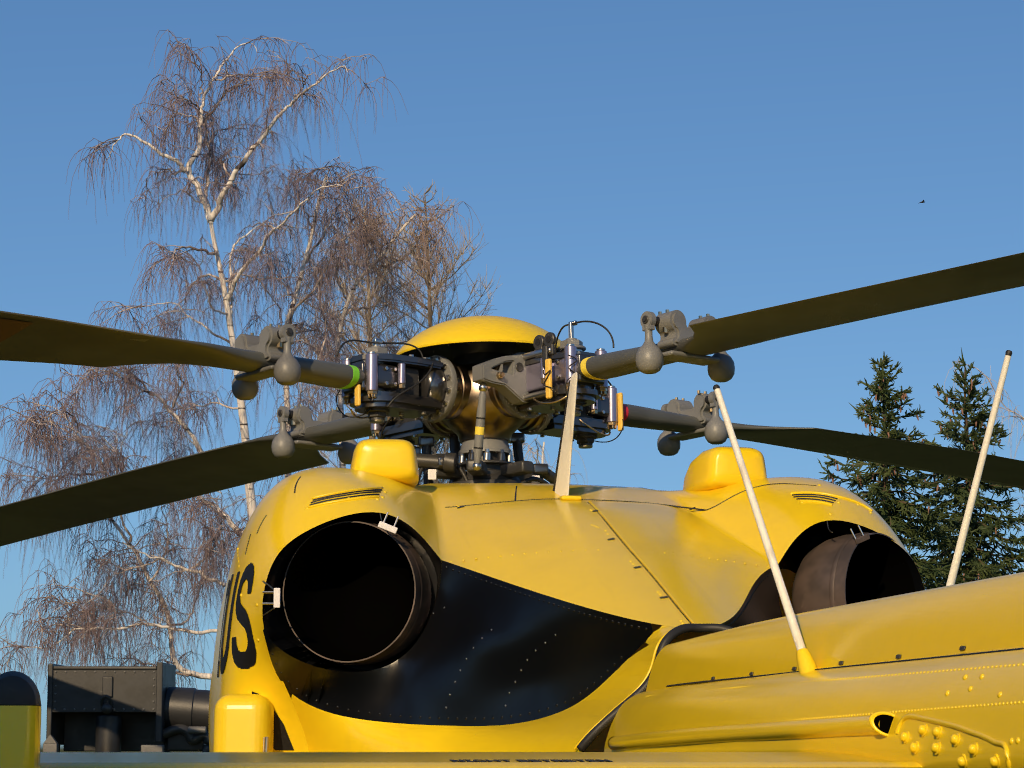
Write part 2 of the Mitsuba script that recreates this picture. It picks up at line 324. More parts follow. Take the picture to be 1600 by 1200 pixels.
bw = np.clip((-3.9-by)/.25, 0, 1)[:, None, None]
tub_half = boom_sections(sect(tub, 60), by, bsx, bzt)*(1-bw) + boom_sections(sect(tub2, 60), by, bsx, bzt)*bw
boomm = cat([grid_mesh(tub_half), mirror(grid_mesh(tub_half))])
SURF['boom'] = boomm; SURF['cover'] = cover; SURF['both'] = cat([boomm, cover])
#--HITS--
# ------------------------------------------------------------------ helicopter body: cowling halves, panels, boom
HL = H+'cowling'
add(HL, cowl, 'yellow_paint', 40, label='left half of the yellow engine cowling with black lettering')
add(HL, mirror(cowl), 'yellow_paint', 40)
add(H+'heat_shield', panel, 'black_gloss', 40, label='black riveted panel below the left exhaust')
add(H+'heat_shield', mirror(panel), 'black_gloss', 40)
add(H+'rear_lip', lip, 'yellow_paint', 40)
add(H+'rear_lip', mirror(lip), 'yellow_paint', 40)
add(H+'tail_boom', boomm, 'yellow_paint', 40)
add(H+'spine_cover', cover, 'yellow_paint', 40)
front_rows = []
for s, dy, dz in ((1.0, 0, 0), (.98, .5, -.02), (.93, 1.0, -.10), (.82, 1.5, -.28), (.7, 1.9, -.55)):
    q = np.array(CG[0]).copy(); q[:, 0] = XC + (q[:, 0]-XC)*s; q[:, 1] += dy; q[:, 2] = np.maximum(q[:, 2]+dz, Z0-.6); front_rows.append(q)
ff = grid_mesh(CubicSpline(np.arange(5), np.array(front_rows), axis=0)(np.linspace(0, 4, 20)))
add(H+'roof_fairing', cat([ff, mirror(ff)]), 'yellow_paint', 40)
def fuselage():
    st = [(-2.40, .25, -.28, -.40), (-2.0, .50, -.36, -.75), (-1.5, .66, -.34, -1.15), (-.6, .79, -.30, -1.55), (.4, .80, -.30, -1.72), (1.4, .80, -.25, -1.75), (2.3, .76, -.35, -1.72), (3.0, .60, -.75, -1.62), (3.5, .34, -1.05, -1.45), (3.62, .06, -1.2, -1.3)]
    st = np.array(st); t = np.arange(len(st)); s = CubicSpline(t, st)(np.linspace(0, t[-1], 46)); g = []
    a = np.linspace(0, 2*np.pi, 48, endpoint=False)
    for y, w, zt, zb in s:
        c, h = (zt+zb)/2, (zt-zb)/2; e = 0.62
        g.append(np.stack([XC + w*np.sign(np.cos(a))*np.abs(np.cos(a))**e, np.full(48, y), Z0 + c + h*np.sign(np.sin(a))*np.abs(np.sin(a))**e], -1))
    return grid_mesh(np.array(g), True)
add(H+'fuselage', fuselage(), 'yellow_paint', 40)
for s in (-1, 1):
    x = XC + s*1.05
    add(H+'skid', tube(spl([(x, -1.6, .05), (x, -1.0, .045), (x, 1.6, .045), (x, 2.3, .12), (x, 2.6, .35)], 30), .04, 12), 'skid_grey', 40)
    for y in (-.7, 1.2): add(H+'skid_strut', tube(spl([(x, y, .06), (XC+s*.9, y, .35), (XC+s*.45, y, .68)], 14), .035, 10), 'skid_grey', 40)

# ---- engine openings: dark lining, exhaust pipe, clamps
ring = np.vstack([np.array(Tc)[3:64], low_s[::-1][1:]])
ring = ring[np.r_[True, np.linalg.norm(np.diff(ring, axis=0), axis=1) > 1e-4]]
ring = np.array([ring[i] for i in range(len(ring)) if ring[i][2] > Z0-.02 and ring[i][0] < -.30])
EXC = np.array((-0.5858,-1.665,2.6803)); AX = np.array([-math.sin(math.radians(27)), -math.cos(math.radians(27)), 0.02]); AX /= np.linalg.norm(AX)
def lining():
    # closed loop ordered around the pipe axis
    M = frame(AX, [0, 0, 1]); d = ring - EXC; u, w = d@M[:3, 0], d@M[:3, 1]; an = np.arctan2(w, u); o = np.argsort(an)
    a = np.linspace(-np.pi, np.pi, 120, endpoint=False)
    rr = np.stack([np.interp(a, np.r_[an[o]-2*np.pi, an[o], an[o]+2*np.pi], np.r_[ring[o, k], ring[o, k], ring[o, k]]) for k in range(3)], -1)
    rr = rr + np.array([0, 0.002, 0])
    dirs = np.cos(a)[:, None]*M[:3, 0] + np.sin(a)[:, None]*M[:3, 1]
    EXL = EXC + np.array([0, .045, 0]); back = EXL - AX*0.13
    rows_ = [rr]
    for t, rad in ((0.5, .165), (1.0, .163)):
        tgt = EXL - AX*(0.06+0.07*t) + dirs*rad
        rows_.append(rr*(1-t) + tgt*t if t < 1 else tgt)
    rows_.append(back - AX*0.0 + dirs*0.146); rows_.append(back - AX*0.085 + dirs*0.08)
    return grid_mesh(np.array(rows_), True)
ln = lining()
add(H+'engine_bay_lining', ln, 'black_gloss', 40); add(H+'engine_bay_lining', mirror(ln), 'black_gloss', 40)
R0 = .153
pipe_prof = [(R0-.003, 0.0), (R0, 0.0), (R0+.001, -.02), (R0+.002, -.08), (R0-.004, -.12), (R0-.02, -.16), (R0-.05, -.19), (R0-.09, -.205)]
pipe = lathe(pipe_prof, 64, EXC, AX)
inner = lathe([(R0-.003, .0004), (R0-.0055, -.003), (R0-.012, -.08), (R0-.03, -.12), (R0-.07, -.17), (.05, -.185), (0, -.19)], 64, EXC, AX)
weld = lathe([(R0+.002, -.03), (R0+.0035, -.034), (R0+.0035, -.040), (R0+.002, -.044)], 64, EXC, AX)
def mirror_pipe(m):
    m = mirror(m); c = [2*XC-EXC[0], EXC[1], EXC[2]]; m.apply_transform(trimesh.transformations.rotation_matrix(math.radians(10), [0, 0, 1], c)); m.apply_translation([-c[0], -c[1], -c[2]]); m.apply_scale(.93); m.apply_translation([c[0]+.055, c[1], c[2]]); return m
def left_pipe(m):
    m = m.copy(); m.apply_translation([0, .045, 0]); return m
for mm, q in ((left_pipe, ''), (mirror_pipe, '_001')):
    k = add(H+'exhaust_pipe', mm(pipe), 'burnt_steel', 40)
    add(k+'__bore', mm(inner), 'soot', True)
    add(k+'__weld_seam', mm(weld), 'burnt_steel', 40)
def clamp(c, u, s=1.0):
    c = np.asarray(c, float); M = at(frame(c-CAM, u), c)
    return bx((0, 0, -.008), (.042*s, .014*s, .006), .002, M), cat([cyl((M@[dx, 0, 0, 1])[:3], (M@[dx, -.03*s, .01, 1])[:3], .0022, 8) for dx in (-.012*s, .012*s)])
for c, u in (((-0.7482,-1.7,2.6601), (0, 0, 1)), ((-0.5127,-1.7,2.8134), (.9, 0, -.35))):
    a, b = clamp(c, u); k = add(H+'pipe_clamp', a, 'white_label', 30); add(k+'__bolt', b, 'steel', 30)
    a, b = mirror_pipe(a), mirror_pipe(b); k = add(H+'pipe_clamp', a, 'burnt_steel', 30); add(k+'__bolt', b, 'steel', 30)
for pts in ([(-0.7696,-1.6,2.7015), (-0.7607,-1.64,2.6908), (-0.7529,-1.69,2.6769)], [(-0.7686,-1.6,2.6271), (-0.7586,-1.64,2.6347), (-0.7524,-1.69,2.6389)], [(-0.5227,-1.65,2.8481), (-0.5212,-1.66,2.8333), (-0.521,-1.69,2.8196)]):
    w = tube(spl(pts, 8), .0016, 6); add(H+'safety_wire', w, 'brass', True); add(H+'safety_wire', mirror(w), 'brass', True)

# ---- gasket round the boom root
g2 = np.vstack([gas_s[::-1], mirror(tm(gas_s, [[0, 1, 2]])).vertices[1:]])
add(H+'boom_gasket', tube(spl(g2, 120) + np.array([0, -.010, .002]), .0085, 10), 'rubber', True)
bead = tube(spl(np.array([p for p in gas_s[3:]]) + np.array([-.008, .004, .002]), 40), .0030, 8)
add(H+'lip_flange', cat([bead, mirror(bead)]), 'yellow_bright', True)

# ---- scoops on top of the humps
def scoop(c, yawdeg):
    g = []; a = np.linspace(0, 2*np.pi, 48, endpoint=False)
    for y, w, h, z in ((-.135, .030, .018, .028), (-.133, .058, .036, .027), (-.124, .070, .047, .026), (-.10, .077, .054, .025), (-.04, .080, .056, .022), (.03, .076, .050, .014), (.09, .064, .038, .0), (.14, .045, .022, -.015), (.18, .02, .010, -.03)):
        e = 0.42; ca, sa = np.cos(a), np.sin(a)
        X = w*np.sign(ca)*np.abs(ca)**e; Zq = h*np.sign(sa)*np.abs(sa)**e
        X = X*(1 - 0.12*(Zq/0.06)); g.append(np.stack([X, np.full(48, y), z+Zq], -1))
    G = np.array(g); m = grid_mesh(np.vstack([np.repeat(G[:1].mean(1, keepdims=True), 48, 1), G]), True)
    foot = lathe([(0.001, .018), (.08, .014), (.098, .004), (.112, -.006), (.122, -.02)], 40); foot.apply_scale([1, 1.6, 1])
    M = np.eye(4); y = math.radians(yawdeg); M[:3, :3] = [[math.cos(y), -math.sin(y), 0], [math.sin(y), math.cos(y), 0], [0, 0, 1]]; M[:3, 3] = c
    return tfm(m, M), tfm(foot, M)
sc, ft = scoop((-.432, -1.04, Z0+.645), -6)
add(H+'air_scoop', sc, 'yellow_bright', 50, label='left rounded yellow air scoop'); sc.apply_translation([.0, 0, 0]); msc = mirror(sc); msc.apply_translation([.014, 0, 0])
add(H+'air_scoop', msc, 'yellow_bright', 50, label='right rounded yellow air scoop behind a white whip antenna')

# ---- louvres, panel joints, rivets on the cowling
def strip(pts, r, bsdf, nm, off=0.0, n=30):
    p = spl(pts, n); nn = nearest_n(SURF['cowl'], p)
    add(nm, tube(p + nn*off, r, 6), bsdf, True)
LV = [[(-0.6647,-1.5468,2.8719),(-0.6294,-1.5577,2.8814),(-0.5879,-1.5648,2.8885),(-0.5443,-1.5557,2.8959),(-0.5097,-1.5308,2.9004)], [(-0.6611,-1.5386,2.8784),(-0.6255,-1.5479,2.8881),(-0.585,-1.552,2.8955),(-0.5407,-1.5383,2.9033),(-0.503,-1.5021,2.9091)], [(-0.6562,-1.5314,2.8849),(-0.6219,-1.5406,2.8931),(-0.5824,-1.542,2.9008),(-0.5374,-1.5234,2.9091),(-0.4966,-1.4758,2.9161)]]
RV = [[(0.4643,-1.4735,2.9182),(0.4912,-1.4958,2.918),(0.5199,-1.5163,2.9136),(0.5448,-1.5335,2.905)], [(0.4661,-1.4578,2.9243),(0.4943,-1.4811,2.924),(0.5261,-1.502,2.9196),(0.5546,-1.5181,2.9111)], [(0.4658,-1.493,2.9119),(0.4881,-1.515,2.9102),(0.5127,-1.5333,2.9059),(0.5354,-1.548,2.8991)]]
for L in LV+RV: strip(L, .0028, 'black_matt', H+'louvre_slot', .0)
for L in ([[(-0.6668,-1.5531,2.8671),(-0.6306,-1.5686,2.8747),(-0.5894,-1.5773,2.8817),(-0.5464,-1.5716,2.8886),(-0.5125,-1.5519,2.8926)], [(-0.6565,-1.5214,2.8901),(-0.6209,-1.5313,2.8983),(-0.5811,-1.5311,2.9061),(-0.5338,-1.5066,2.9152),(-0.4916,-1.4493,2.9232)], [(0.4682,-1.4412,2.9304),(0.499,-1.4666,2.93),(0.5326,-1.4871,2.9256),(0.5669,-1.4997,2.9176),(0.6087,-1.5031,2.9047),(0.6394,-1.5118,2.8851)], [(0.4664,-1.5155,2.9039),(0.4853,-1.533,2.9025),(0.5073,-1.55,2.8984),(0.5267,-1.565,2.8915)]]): strip(L, .003, 'yellow_bright', H+'louvre_slot', .001)
JN = [[(-0.3107,-1.2261,2.9038),(-0.2774,-1.2457,2.9056),(-0.2196,-1.2634,2.911),(-0.1519,-1.2687,2.9177),(-0.0729,-1.2573,2.9248),(0.0276,-1.2567,2.9251),(0.1347,-1.2314,2.9249),(0.2303,-1.1948,2.9224),(0.3161,-1.2527,2.9063)], [(0.3161,-1.2527,2.9063),(0.3435,-1.2743,2.92),(0.3844,-1.2813,2.9431),(0.4398,-1.2982,2.9623),(0.4886,-1.351,2.9625),(0.5394,-1.4089,2.953)], [(-0.1519,-1.2687,2.9177),(-0.1254,-1.1384,2.9507),(-0.101,-1.0193,2.9787)],
      [(-0.664,-1.3415,2.9571),(-0.6793,-1.3931,2.934),(-0.6871,-1.4436,2.91)], [(-0.7766,-1.3516,2.8229),(-0.7837,-1.3709,2.7995),(-0.7903,-1.3866,2.7752)], [(-0.7459,-1.4057,2.8621),(-0.7587,-1.4077,2.8401),(-0.7677,-1.4161,2.8191)]]
for L in JN: strip(L, .0021, 'black_matt', H+'panel_joint', -.0005)
strip([(0.0184,-1.3048,2.9158),(0.0027,-1.5656,2.8461),(-0.0038,-1.8061,2.7673),(-0.0044,-2.0045,2.6994),(-0.0075,-2.1981,2.632),(-0.0085,-2.3519,2.5781)], .0030, 'yellow_bright', H+'hinge_line', .001)
strip([(0.0099,-1.3225,2.9125),(-0.0034,-1.5732,2.8439),(-0.0095,-1.8121,2.7654),(-0.0098,-2.0099,2.6976),(-0.0127,-2.203,2.6304),(-0.0137,-2.3525,2.578)], .0014, 'black_matt', H+'panel_joint', .0)
for q in ([(-0.0234,-1.6536,2.8182),(-0.0289,-1.7327,2.7921),(-0.0371,-1.7378,2.7901)], [(-0.0288,-1.9094,2.7322),(-0.0256,-1.9583,2.7154),(-0.0335,-1.9629,2.7137)], [(-0.0263,-2.1336,2.6546),(-0.0245,-2.1732,2.6408),(-0.0334,-2.1771,2.6392)], [(-0.029,-2.3241,2.5878),(-0.0297,-2.3603,2.5751),(-0.0359,-2.3598,2.575)], [(-0.0097,-1.4441,2.883),(-0.0023,-1.458,2.8789),(-0.0118,-1.4669,2.8764)], [(-0.2852,-1.238,2.9061),(-0.2796,-1.2589,2.9013),(-0.2859,-1.26,2.8996)], [(0.2908,-1.1696,2.9197),(0.2972,-1.1935,2.9145),(0.2916,-1.1847,2.9136)]):
    q = np.array(q); n = nearest_n(SURF['cowl'], q[1:2])[0]; M = at(frame(n, q[1]-q[2]), q[1]+n*.001)
    k = add(H+'latch', bx((0, 0, 0), (.018, .006, .003), .001, M), 'dark_steel', 30)
    add(k+'__pin', rivets(SURF['cowl'], [q[0], q[0]+(q[1]-q[0])*.4], .0035), 'yellow_bright', True)
yr = np.vstack([dots([(-0.3728,-1.6887,2.7433),(-0.2961,-1.6907,2.7526),(-0.2196,-1.7322,2.7588),(-0.1448,-1.7779,2.762),(-0.0745,-1.8085,2.7634)], .026), dots([(-0.0077,-1.8223,2.7619),(0.0733,-1.8073,2.7588),(0.1733,-1.7518,2.7546),(0.2608,-1.697,2.75),(0.3346,-1.6939,2.7413)], .026),
     dots([(-0.0415,-1.5993,2.8353),(-0.0326,-1.6242,2.8276)], .008)])
side = np.vstack([dots([(-0.7939,-1.2104,2.8001),(-0.8007,-1.34,2.7582),(-0.8039,-1.4485,2.6796)], .03), dots([(-0.7787,-1.5703,2.652),(-0.7784,-1.5577,2.6111),(-0.7728,-1.5467,2.577)], .04), [(-0.6708,-1.5512,2.8658),(-0.6642,-1.5415,2.8753),(-0.5177,-1.5691,2.8866),(-0.4883,-1.479,2.9116),(-0.5026,-1.5418,2.8938),(-0.5815,-1.5703,2.8867),(-0.3562,-0.397,2.963),(0.4693,-1.4428,2.9303),(0.4685,-1.5232,2.9017),(0.534,-1.4969,2.9217),(0.5506,-1.5391,2.9017),(0.605,-1.5138,2.9006),(0.6293,-1.5319,2.8801),(0.5053,-1.6155,2.8675),(0.5499,-1.4007,2.9555)]])
add(H+'rivet_row', rivets(SURF['cowl'], yr, .0026), 'yellow_bright', True, kind='stuff')
add(H+'rivet_row', rivets(SURF['cowl'], side, .0042), 'yellow_bright', True, kind='stuff')
pr = np.array([(-0.3885,-1.6931,2.6438),(-0.4079,-1.6665,2.6327),(-0.3164,-1.8657,2.5888),(-0.3329,-1.8447,2.5723),(-0.3467,-1.8224,2.553),(-0.3583,-1.8033,2.5309),(-0.3691,-1.7869,2.5073),(-0.3781,-1.7757,2.4835),(-0.3871,-1.7649,2.4569),(-0.3937,-1.7556,2.4302),(-0.2154,-2.0343,2.5717),(-0.2299,-2.0014,2.5575),(-0.244,-1.9725,2.5429),(-0.2565,-1.9477,2.5241),(-0.266,-1.9278,2.5038),(-0.275,-1.9116,2.4806),(-0.2846,-1.8987,2.4585),(-0.2914,-1.8916,2.4324)])
add(H+'heat_shield__rivets', rivets(panel, pr, .0018), 'steel', True, kind='stuff')
te = dots(np.array(top_edge), .019) + np.array([-.006, 0, -.010]); le = dots(Lcs, .026)
le = le + np.array([0.0, 0.0, 0.016]); le = le[(le[:, 0] > -.745) & (le[:, 0] < -.12)]
te2, n_, ok1 = snap_x(panel, te - np.array([0, .3, 0]), (0, 1, 0)); le2, n_, ok2 = snap_x(panel, le - np.array([0, .3, 0]), (0, 1, 0))
edge_r = np.vstack([te2[ok1], le2[ok2]])
er = rivets(panel, edge_r, .0030); add(H+'heat_shield__edge_rivets', er, 'black_gloss', True, kind='stuff'); add(H+'heat_shield_001__edge_rivets', mirror(er), 'black_gloss', True, kind='stuff')

# ---- lettering on the cowling's side: the end of the word
def side_text(txt, h, w, y_aft, z0, bold=True):
    m = text_mesh(txt, 1.0, 0.01, bold=bold); b = m.bounds; v = m.vertices
    u = (v[:, 0]-b[0, 0])/(b[1, 0]-b[0, 0]); t = (v[:, 1]-b[0, 1])/(b[1, 1]-b[0, 1])
    m = tm(np.c_[u*w, t*h, v[:, 2]], m.faces)
    v2, f2 = trimesh.remesh.subdivide_to_size(m.vertices, m.faces, 0.03); v = np.array(v2)
    pts = np.stack([np.full(len(v), -1.5), y_aft + w - v[:, 0], z0 + v[:, 1]], -1)
    out, nn, ok = snap_x(cowl, pts)
    nn = nn*np.where(nn[:, 0] > 0, -1, 1)[:, None]
    return tm(out + nn*(0.0012 + 0.0012*(v[:, 2] > .005))[:, None], f2)
add(H+'lettering', side_text('S', .232, .115, -1.530, Z0+.168), 'letter_black', False, label='large black letter S beside the left exhaust')
add(H+'lettering', side_text('U', .226, .115, -1.392, Z0+.160), 'letter_black', False)
add(H+'lettering', side_text('I', .222, .030, -1.250, Z0+.155), 'letter_black', False)

# ---- side fairing with latch and the black stripe behind it
fm = at(frame((-.30, -.95, .05), (0, 0, 1)), (-0.7983,-1.5,2.3211))
fair = rbox(.28, .125, .10, .036, 24, fm)
fv = fair.vertices.copy(); fair = fair.subdivide().subdivide()
k = add(H+'side_fairing', fair, 'yellow_bright', 60)
add(k+'__latch', cat([bx((.02, -.060, .045), (.05, .012, .012), None, fm), cyl((fm@[.045, -.062, .05, 1])[:3], (fm@[-.01, -.062, .055, 1])[:3], .005, 10)]), 'brass', 30)
stp = Polygon(np.array([(-0.7787,-1.6,2.4682), (-0.7649,-1.6,2.4628), (-0.737,-1.6,2.4356), (-0.709,-1.6,2.3976), (-0.6836,-1.6,2.3405), (-0.7248,-1.6,2.3405), (-0.7471,-1.6,2.3703), (-0.7697,-1.6,2.4179)])[:, [0, 2]])
sm = prism(stp, .004); v2, f2 = trimesh.remesh.subdivide_to_size(sm.vertices, sm.faces, .02)
both = cat([cowl, lip]); q, n_, ok = snap_x(both, np.c_[v2[:, 0], np.full(len(v2), -3.0), v2[:, 1]], (0, 1, 0))
add(H+'stripe', tm(q + np.array([-.0006, -.0012, 0]) - np.array([.0006, .0012, 0])*(np.array(v2)[:, 2:] > .002), f2), 'letter_black', False)

# ---- blade antenna on the deck
def foil(zs, front, back, th, xs):
    g = []; a = np.linspace(0, 2*np.pi, 28, endpoint=False)
    for z, yf, yb, t, x in zip(zs, front, back, th, xs):
        c, h = (yf+yb)/2, (yf-yb)/2
        g.append(np.stack([XC + x + t*np.sin(a)*(0.75+0.25*np.cos(a)), c + h*np.cos(a), np.full(28, z)], -1))
    G = np.array(g); return grid_mesh(np.vstack([G, np.repeat(G[-1:].mean(1, keepdims=True), 28, 1)]), True)
zb = Z0 + .585
k = add(H+'blade_antenna', foil([zb-.03, zb, zb+.10, zb+.20, zb+.276, zb+.284, zb+.288], [-1.075, -1.085, -1.15, -1.21, -1.250, -1.256, -1.265], [-1.235, -1.235, -1.262, -1.290, -1.310, -1.309, -1.303], [.014, .014, .012, .010, .008, .006, .002], [0, 0, .002, .005, .007, .007, .007]), 'white_paint', 40)
add(k+'__edge_strip', tube([(XC, -1.083, zb), (XC+.002, -1.148, zb+.10), (XC+.005, -1.208, zb+.20), (XC+.007, -1.249, zb+.276)], [.010, .009, .008, .006], 10), 'black_matt', True)
add(k+'__base', rbox(.05, .24, .012, .005, 8, at(np.eye(4), (XC, -1.16, zb-.008))), 'yellow_bright', 40)

# ---- whip antennas on the boom
def whip(base, tip, lbl):
    base, tip = np.array(base), np.array(tip); d = (tip-base)/np.linalg.norm(tip-base); c = base + d*.055
    k = add(H+'whip_antenna', cyl(c-d*.01, tip-d*.008, .0066, 14, .0048), 'white_paint', 40, label=lbl)
    add(k+'__tip_cap', lathe([(.0050, -.003), (.0054, 0.002), (.0040, .005), (0, .006)], 12, tip-d*.006, d), 'rubber', 40)
    add(k+'__boot', lathe([(.020, -.02), (.019, .0), (.014, .018), (.0125, .036), (.011, .048), (.0085, .058), (0, .06)], 18, base-d*.0, d), 'yellow_bright', 40)
    add(k+'__base_plate', bx((0, 0, -.004), (.045, .09, .010), .003, at(frame(d, (0.2, 1, 0)), base-d*.004)), 'yellow_paint', 40)
whip((-0.168,-3.5931,2.4323), (-0.2413,-3.36,2.8933), 'left white whip antenna in a yellow boot')
whip((0.15,-3.2294,2.5123), (0.2464,-3.33,2.9668), 'right white whip antenna leaning outward')

# ---- boom details
def brow(px, step, r): return rivets(SURF['boom'], dots(px, step), r)
add(H+'tail_boom__rivets', cat([brow([(-0.1825,-2.6656,2.4364),(-0.203,-3.3175,2.4374),(-0.2069,-3.7972,2.4367),(-0.2057,-4.1601,2.4366),(-0.2041,-4.4481,2.4366)], .0125, .0021), brow([(-0.2217,-2.5817,2.3591),(-0.2424,-3.2751,2.3742),(-0.2395,-3.7568,2.3848),(-0.2333,-4.1223,2.3902),(-0.2272,-4.5015,2.3953)], .0105, .0021),
    rivets(SURF['boom'], [(-0.2129,-4.2996,2.4268),(-0.2129,-4.3506,2.4261),(-0.2208,-4.3351,2.413),(-0.2233,-4.2693,2.4094),(-0.2239,-4.4296,2.4047),(-0.2396,-4.4974,2.3547),(-0.2392,-4.514,2.3553)], .004)]), 'yellow_bright', True, kind='stuff')
for L in ('1',):
    for q in ([(-0.1573,-3.4717,2.4611)], [(-0.1573,-3.6887,2.4625)], [(-0.1569,-3.9224,2.4632)], [(-0.156,-4.1475,2.4654)], [(-0.1539,-3.0112,2.4591)], [(-0.1563,-3.2445,2.46)]):
        q = np.array(q[0]); n = nearest_n(cover, [q])[0]; M = at(frame(n, (0, 1, 0)), q+n*.001)
        add(H+'spine_cover__fastener', cat([bx((0, 0, .0004), (.016, .005, .002), .0006, M), cyl(q, q+n*.0025, .003, 10)]), 'dark_steel', 30)
bp = spl(np.array([(-0.2236,-2.59,2.3545),(-0.2383,-2.8447,2.3586),(-0.2461,-3.2885,2.3654),(-0.247,-3.6317,2.3693),(-0.2425,-3.9032,2.3727),(-0.2388,-4.1095,2.3751)]), 40)
add(H+'tail_boom__bead', tube(bp, .0125, 16), 'yellow_paint', True)
add(H+'tail_boom__seam', tube(spl(np.array([(-0.147,-2.6738,2.4544),(-0.1553,-3.0357,2.4554),(-0.1581,-3.3371,2.4555),(-0.1674,-3.6769,2.4558),(-0.1722,-3.9532,2.4556),(-0.174,-4.1834,2.4556),(-0.1748,-4.3778,2.4559)]), 30), .0018, 6), 'black_matt', True)
e = bp[-1]; eM = at(frame((-.75, -1, .05), (.8, -.6, -.35)), e + np.array([-.002, -.006, 0])); es = np.diag([1.75, 1.0, 1, 1])
add(H+'tail_boom__bead_opening', tfm(lathe([(0, 0), (.0115, 0), (.0115, .001), (0, .0012)], 24), eM@es), 'soot', True)
add(H+'tail_boom__bead_rim', tfm(trimesh.creation.torus(.0125, .0022, 32, 8), eM@es), 'yellow_bright', True)
# attachment plate with dome bolts
plate_px = [(-0.2357,-4.1778,2.382),(-0.2363,-4.2396,2.3785),(-0.2378,-4.345,2.369),(-0.2398,-4.435,2.3568),(-0.2413,-4.4871,2.348),(-0.2404,-4.4904,2.328),(-0.2423,-4.3538,2.3269),(-0.2456,-4.2412,2.3391),(-0.2439,-4.168,2.3537),(-0.241,-4.1517,2.3658)]
pp = np.array(plate_px); n = nearest_n(boomm, [pp.mean(0)])[0]; M = at(frame(n, (0, -1, 0)), pp.mean(0)); Mi = np.linalg.inv(M)
loc = (np.c_[pp, np.ones(len(pp))]@Mi.T)[:, :2]
rim = np.array([(-0.2415,-4.1483,2.3643),(-0.2375,-4.1536,2.3778),(-0.2351,-4.1936,2.3834),(-0.2358,-4.2383,2.3799),(-0.2366,-4.2922,2.3751),(-0.2376,-4.3445,2.3697),(-0.2386,-4.3892,2.3638),(-0.2396,-4.4346,2.3575),(-0.2405,-4.4638,2.3527),(-0.2413,-4.4871,2.348),(-0.2422,-4.4939,2.3387),(-0.2404,-4.4922,2.328)])
k = add(H+'attachment_plate', tube(spl(rim, 60), .0035, 8), 'yellow_bright', True)
for q in [(-0.2422,-4.1814,2.3597),(-0.2395,-4.235,2.3675),(-0.2396,-4.283,2.3651),(-0.2411,-4.3428,2.3563),(-0.2427,-4.4005,2.3459),(-0.2421,-4.4611,2.3338),(-0.2448,-4.2203,2.3478),(-0.2441,-4.2898,2.3471),(-0.2434,-4.3689,2.3333)]:
    q = np.array(q); nq = nearest_n(boomm, [q])[0]
    add(k+'__bolt', lathe([(.0082, -.002), (.0080, .0012), (.0058, .0018), (.0056, .0050), (.0046, .0066), (.0024, .0076), (0, .0079)], 16, q, nq), 'yellow_bright', 40)
# ---- horizontal stabilizer with its warning, and the end plate
def stab():
    c = np.linspace(0, 1, 30); th = 0.32*(0.2969*np.sqrt(c)-0.126*c-0.3516*c**2+0.2843*c**3-0.1036*c**4)
    ch = .46; y = -3.78 - c*ch; zc = -.034
    up = np.stack([y, zc+th*ch*0.62-.010*(c-.3)], 1); dn = np.stack([y, zc-th*ch*0.5], 1)[::-1][1:-1]
    sec = np.vstack([up, dn]); g = []
    for x in np.linspace(-.20, -1.27, 24): g.append(np.c_[np.full(len(sec), x), sec[:, 0], Z0+sec[:, 1]])
    return grid_mesh(np.array(g), True)
sb = stab(); zt_ = sb.vertices[:, 2].max(); sb.vertices[:, 2] += (Z0-.0078) - zt_
add(H+'stabilizer', sb, 'yellow_paint', 40); add(H+'stabilizer', mirror(sb), 'yellow_paint', 40)
tx = text_mesh('NICHT BETRETEN', 1.0, .01, bold=True); b = tx.bounds
v = tx.vertices; tv = np.stack([-.775 + (v[:, 0]-b[0, 0])/(b[1, 0]-b[0, 0])*.186, -4.155 + (v[:, 1]-b[0, 1])/(b[1, 1]-b[0, 1])*.035, v[:, 2]], -1)
TXT0 = tv.copy()
q, n_, ok = snap_x(sb, np.c_[tv[:, :2], np.full(len(tv), Z0+1)], (0, 0, -1)); q[:, 2] += .0006 + .0008*(tv[:, 2] > .005)
add(H+'stabilizer__lettering', tm(q, tx.faces), 'letter_black', False)
def endplate(z0, z1, top):
    g = []; w = .0288; a = np.linspace(0, np.pi, 24)
    prof = [(-w, z0)] + [(-w, z1)] + ([( -w*math.cos(t), z1 + w*1.2*math.sin(t)) for t in a] if top else []) + [(w, z1), (w, z0)]
    prof = np.array(prof)
    for y, s in ((-4.42, .55), (-4.415, .82), (-4.40, .95), (-4.37, 1), (-4.1, 1.05), (-3.8, 1.0), (-3.7, .7), (-3.68, .2)):
        g.append(np.stack([-1.270 + prof[:, 0]*s, np.full(len(prof), y), Z0 + (z1 if top else prof[:, 1]) + (prof[:, 1]-z1)*(s if top else 0)], -1))
    G = np.array(g); return grid_mesh(np.vstack([np.repeat(G[:1].mean(1, keepdims=True), G.shape[1], 1), G]), True)
k = add(H+'end_plate', endplate(-.55, .040, False), 'yellow_paint', 40); add(k+'__cap', endplate(.0405, .0415, True), 'black_matt', 40)
# ------------------------------------------------------------------ main rotor
HUB = np.array([0.0, 0.0, Z0+.9965]); TX, TY, DROOP = .0107, -.0505, .0045
def armM(az):
    a = math.radians(az); er = np.array([math.sin(a), math.cos(a)]); et = np.array([-math.cos(a), math.sin(a)])
    M = np.eye(4); M[:3, 0] = [*er, TX*er[0]+TY*er[1]]; M[:3, 1] = [*et, TX*et[0]+TY*et[1]]
    n = np.cross(M[:3, 0], M[:3, 1]); M[:3, 2] = n/np.linalg.norm(n); M[:3, 3] = HUB; return M
HM = armM(90)                                                     # the hub's own frame
RH = H+'rotor_hub'
def hub(nm, mesh, bsdf, smooth=35, M=None, **k): return add(RH+'__'+nm, tfm(mesh, HM if M is None else M), bsdf, smooth, **k)
star = lathe([(0, .085), (.07, .085), (.115, .070), (.135, .035), (.14, -.02), (.13, -.065), (.095, -.098), (.078, -.115), (.074, -.135), (0, -.135)], 48)
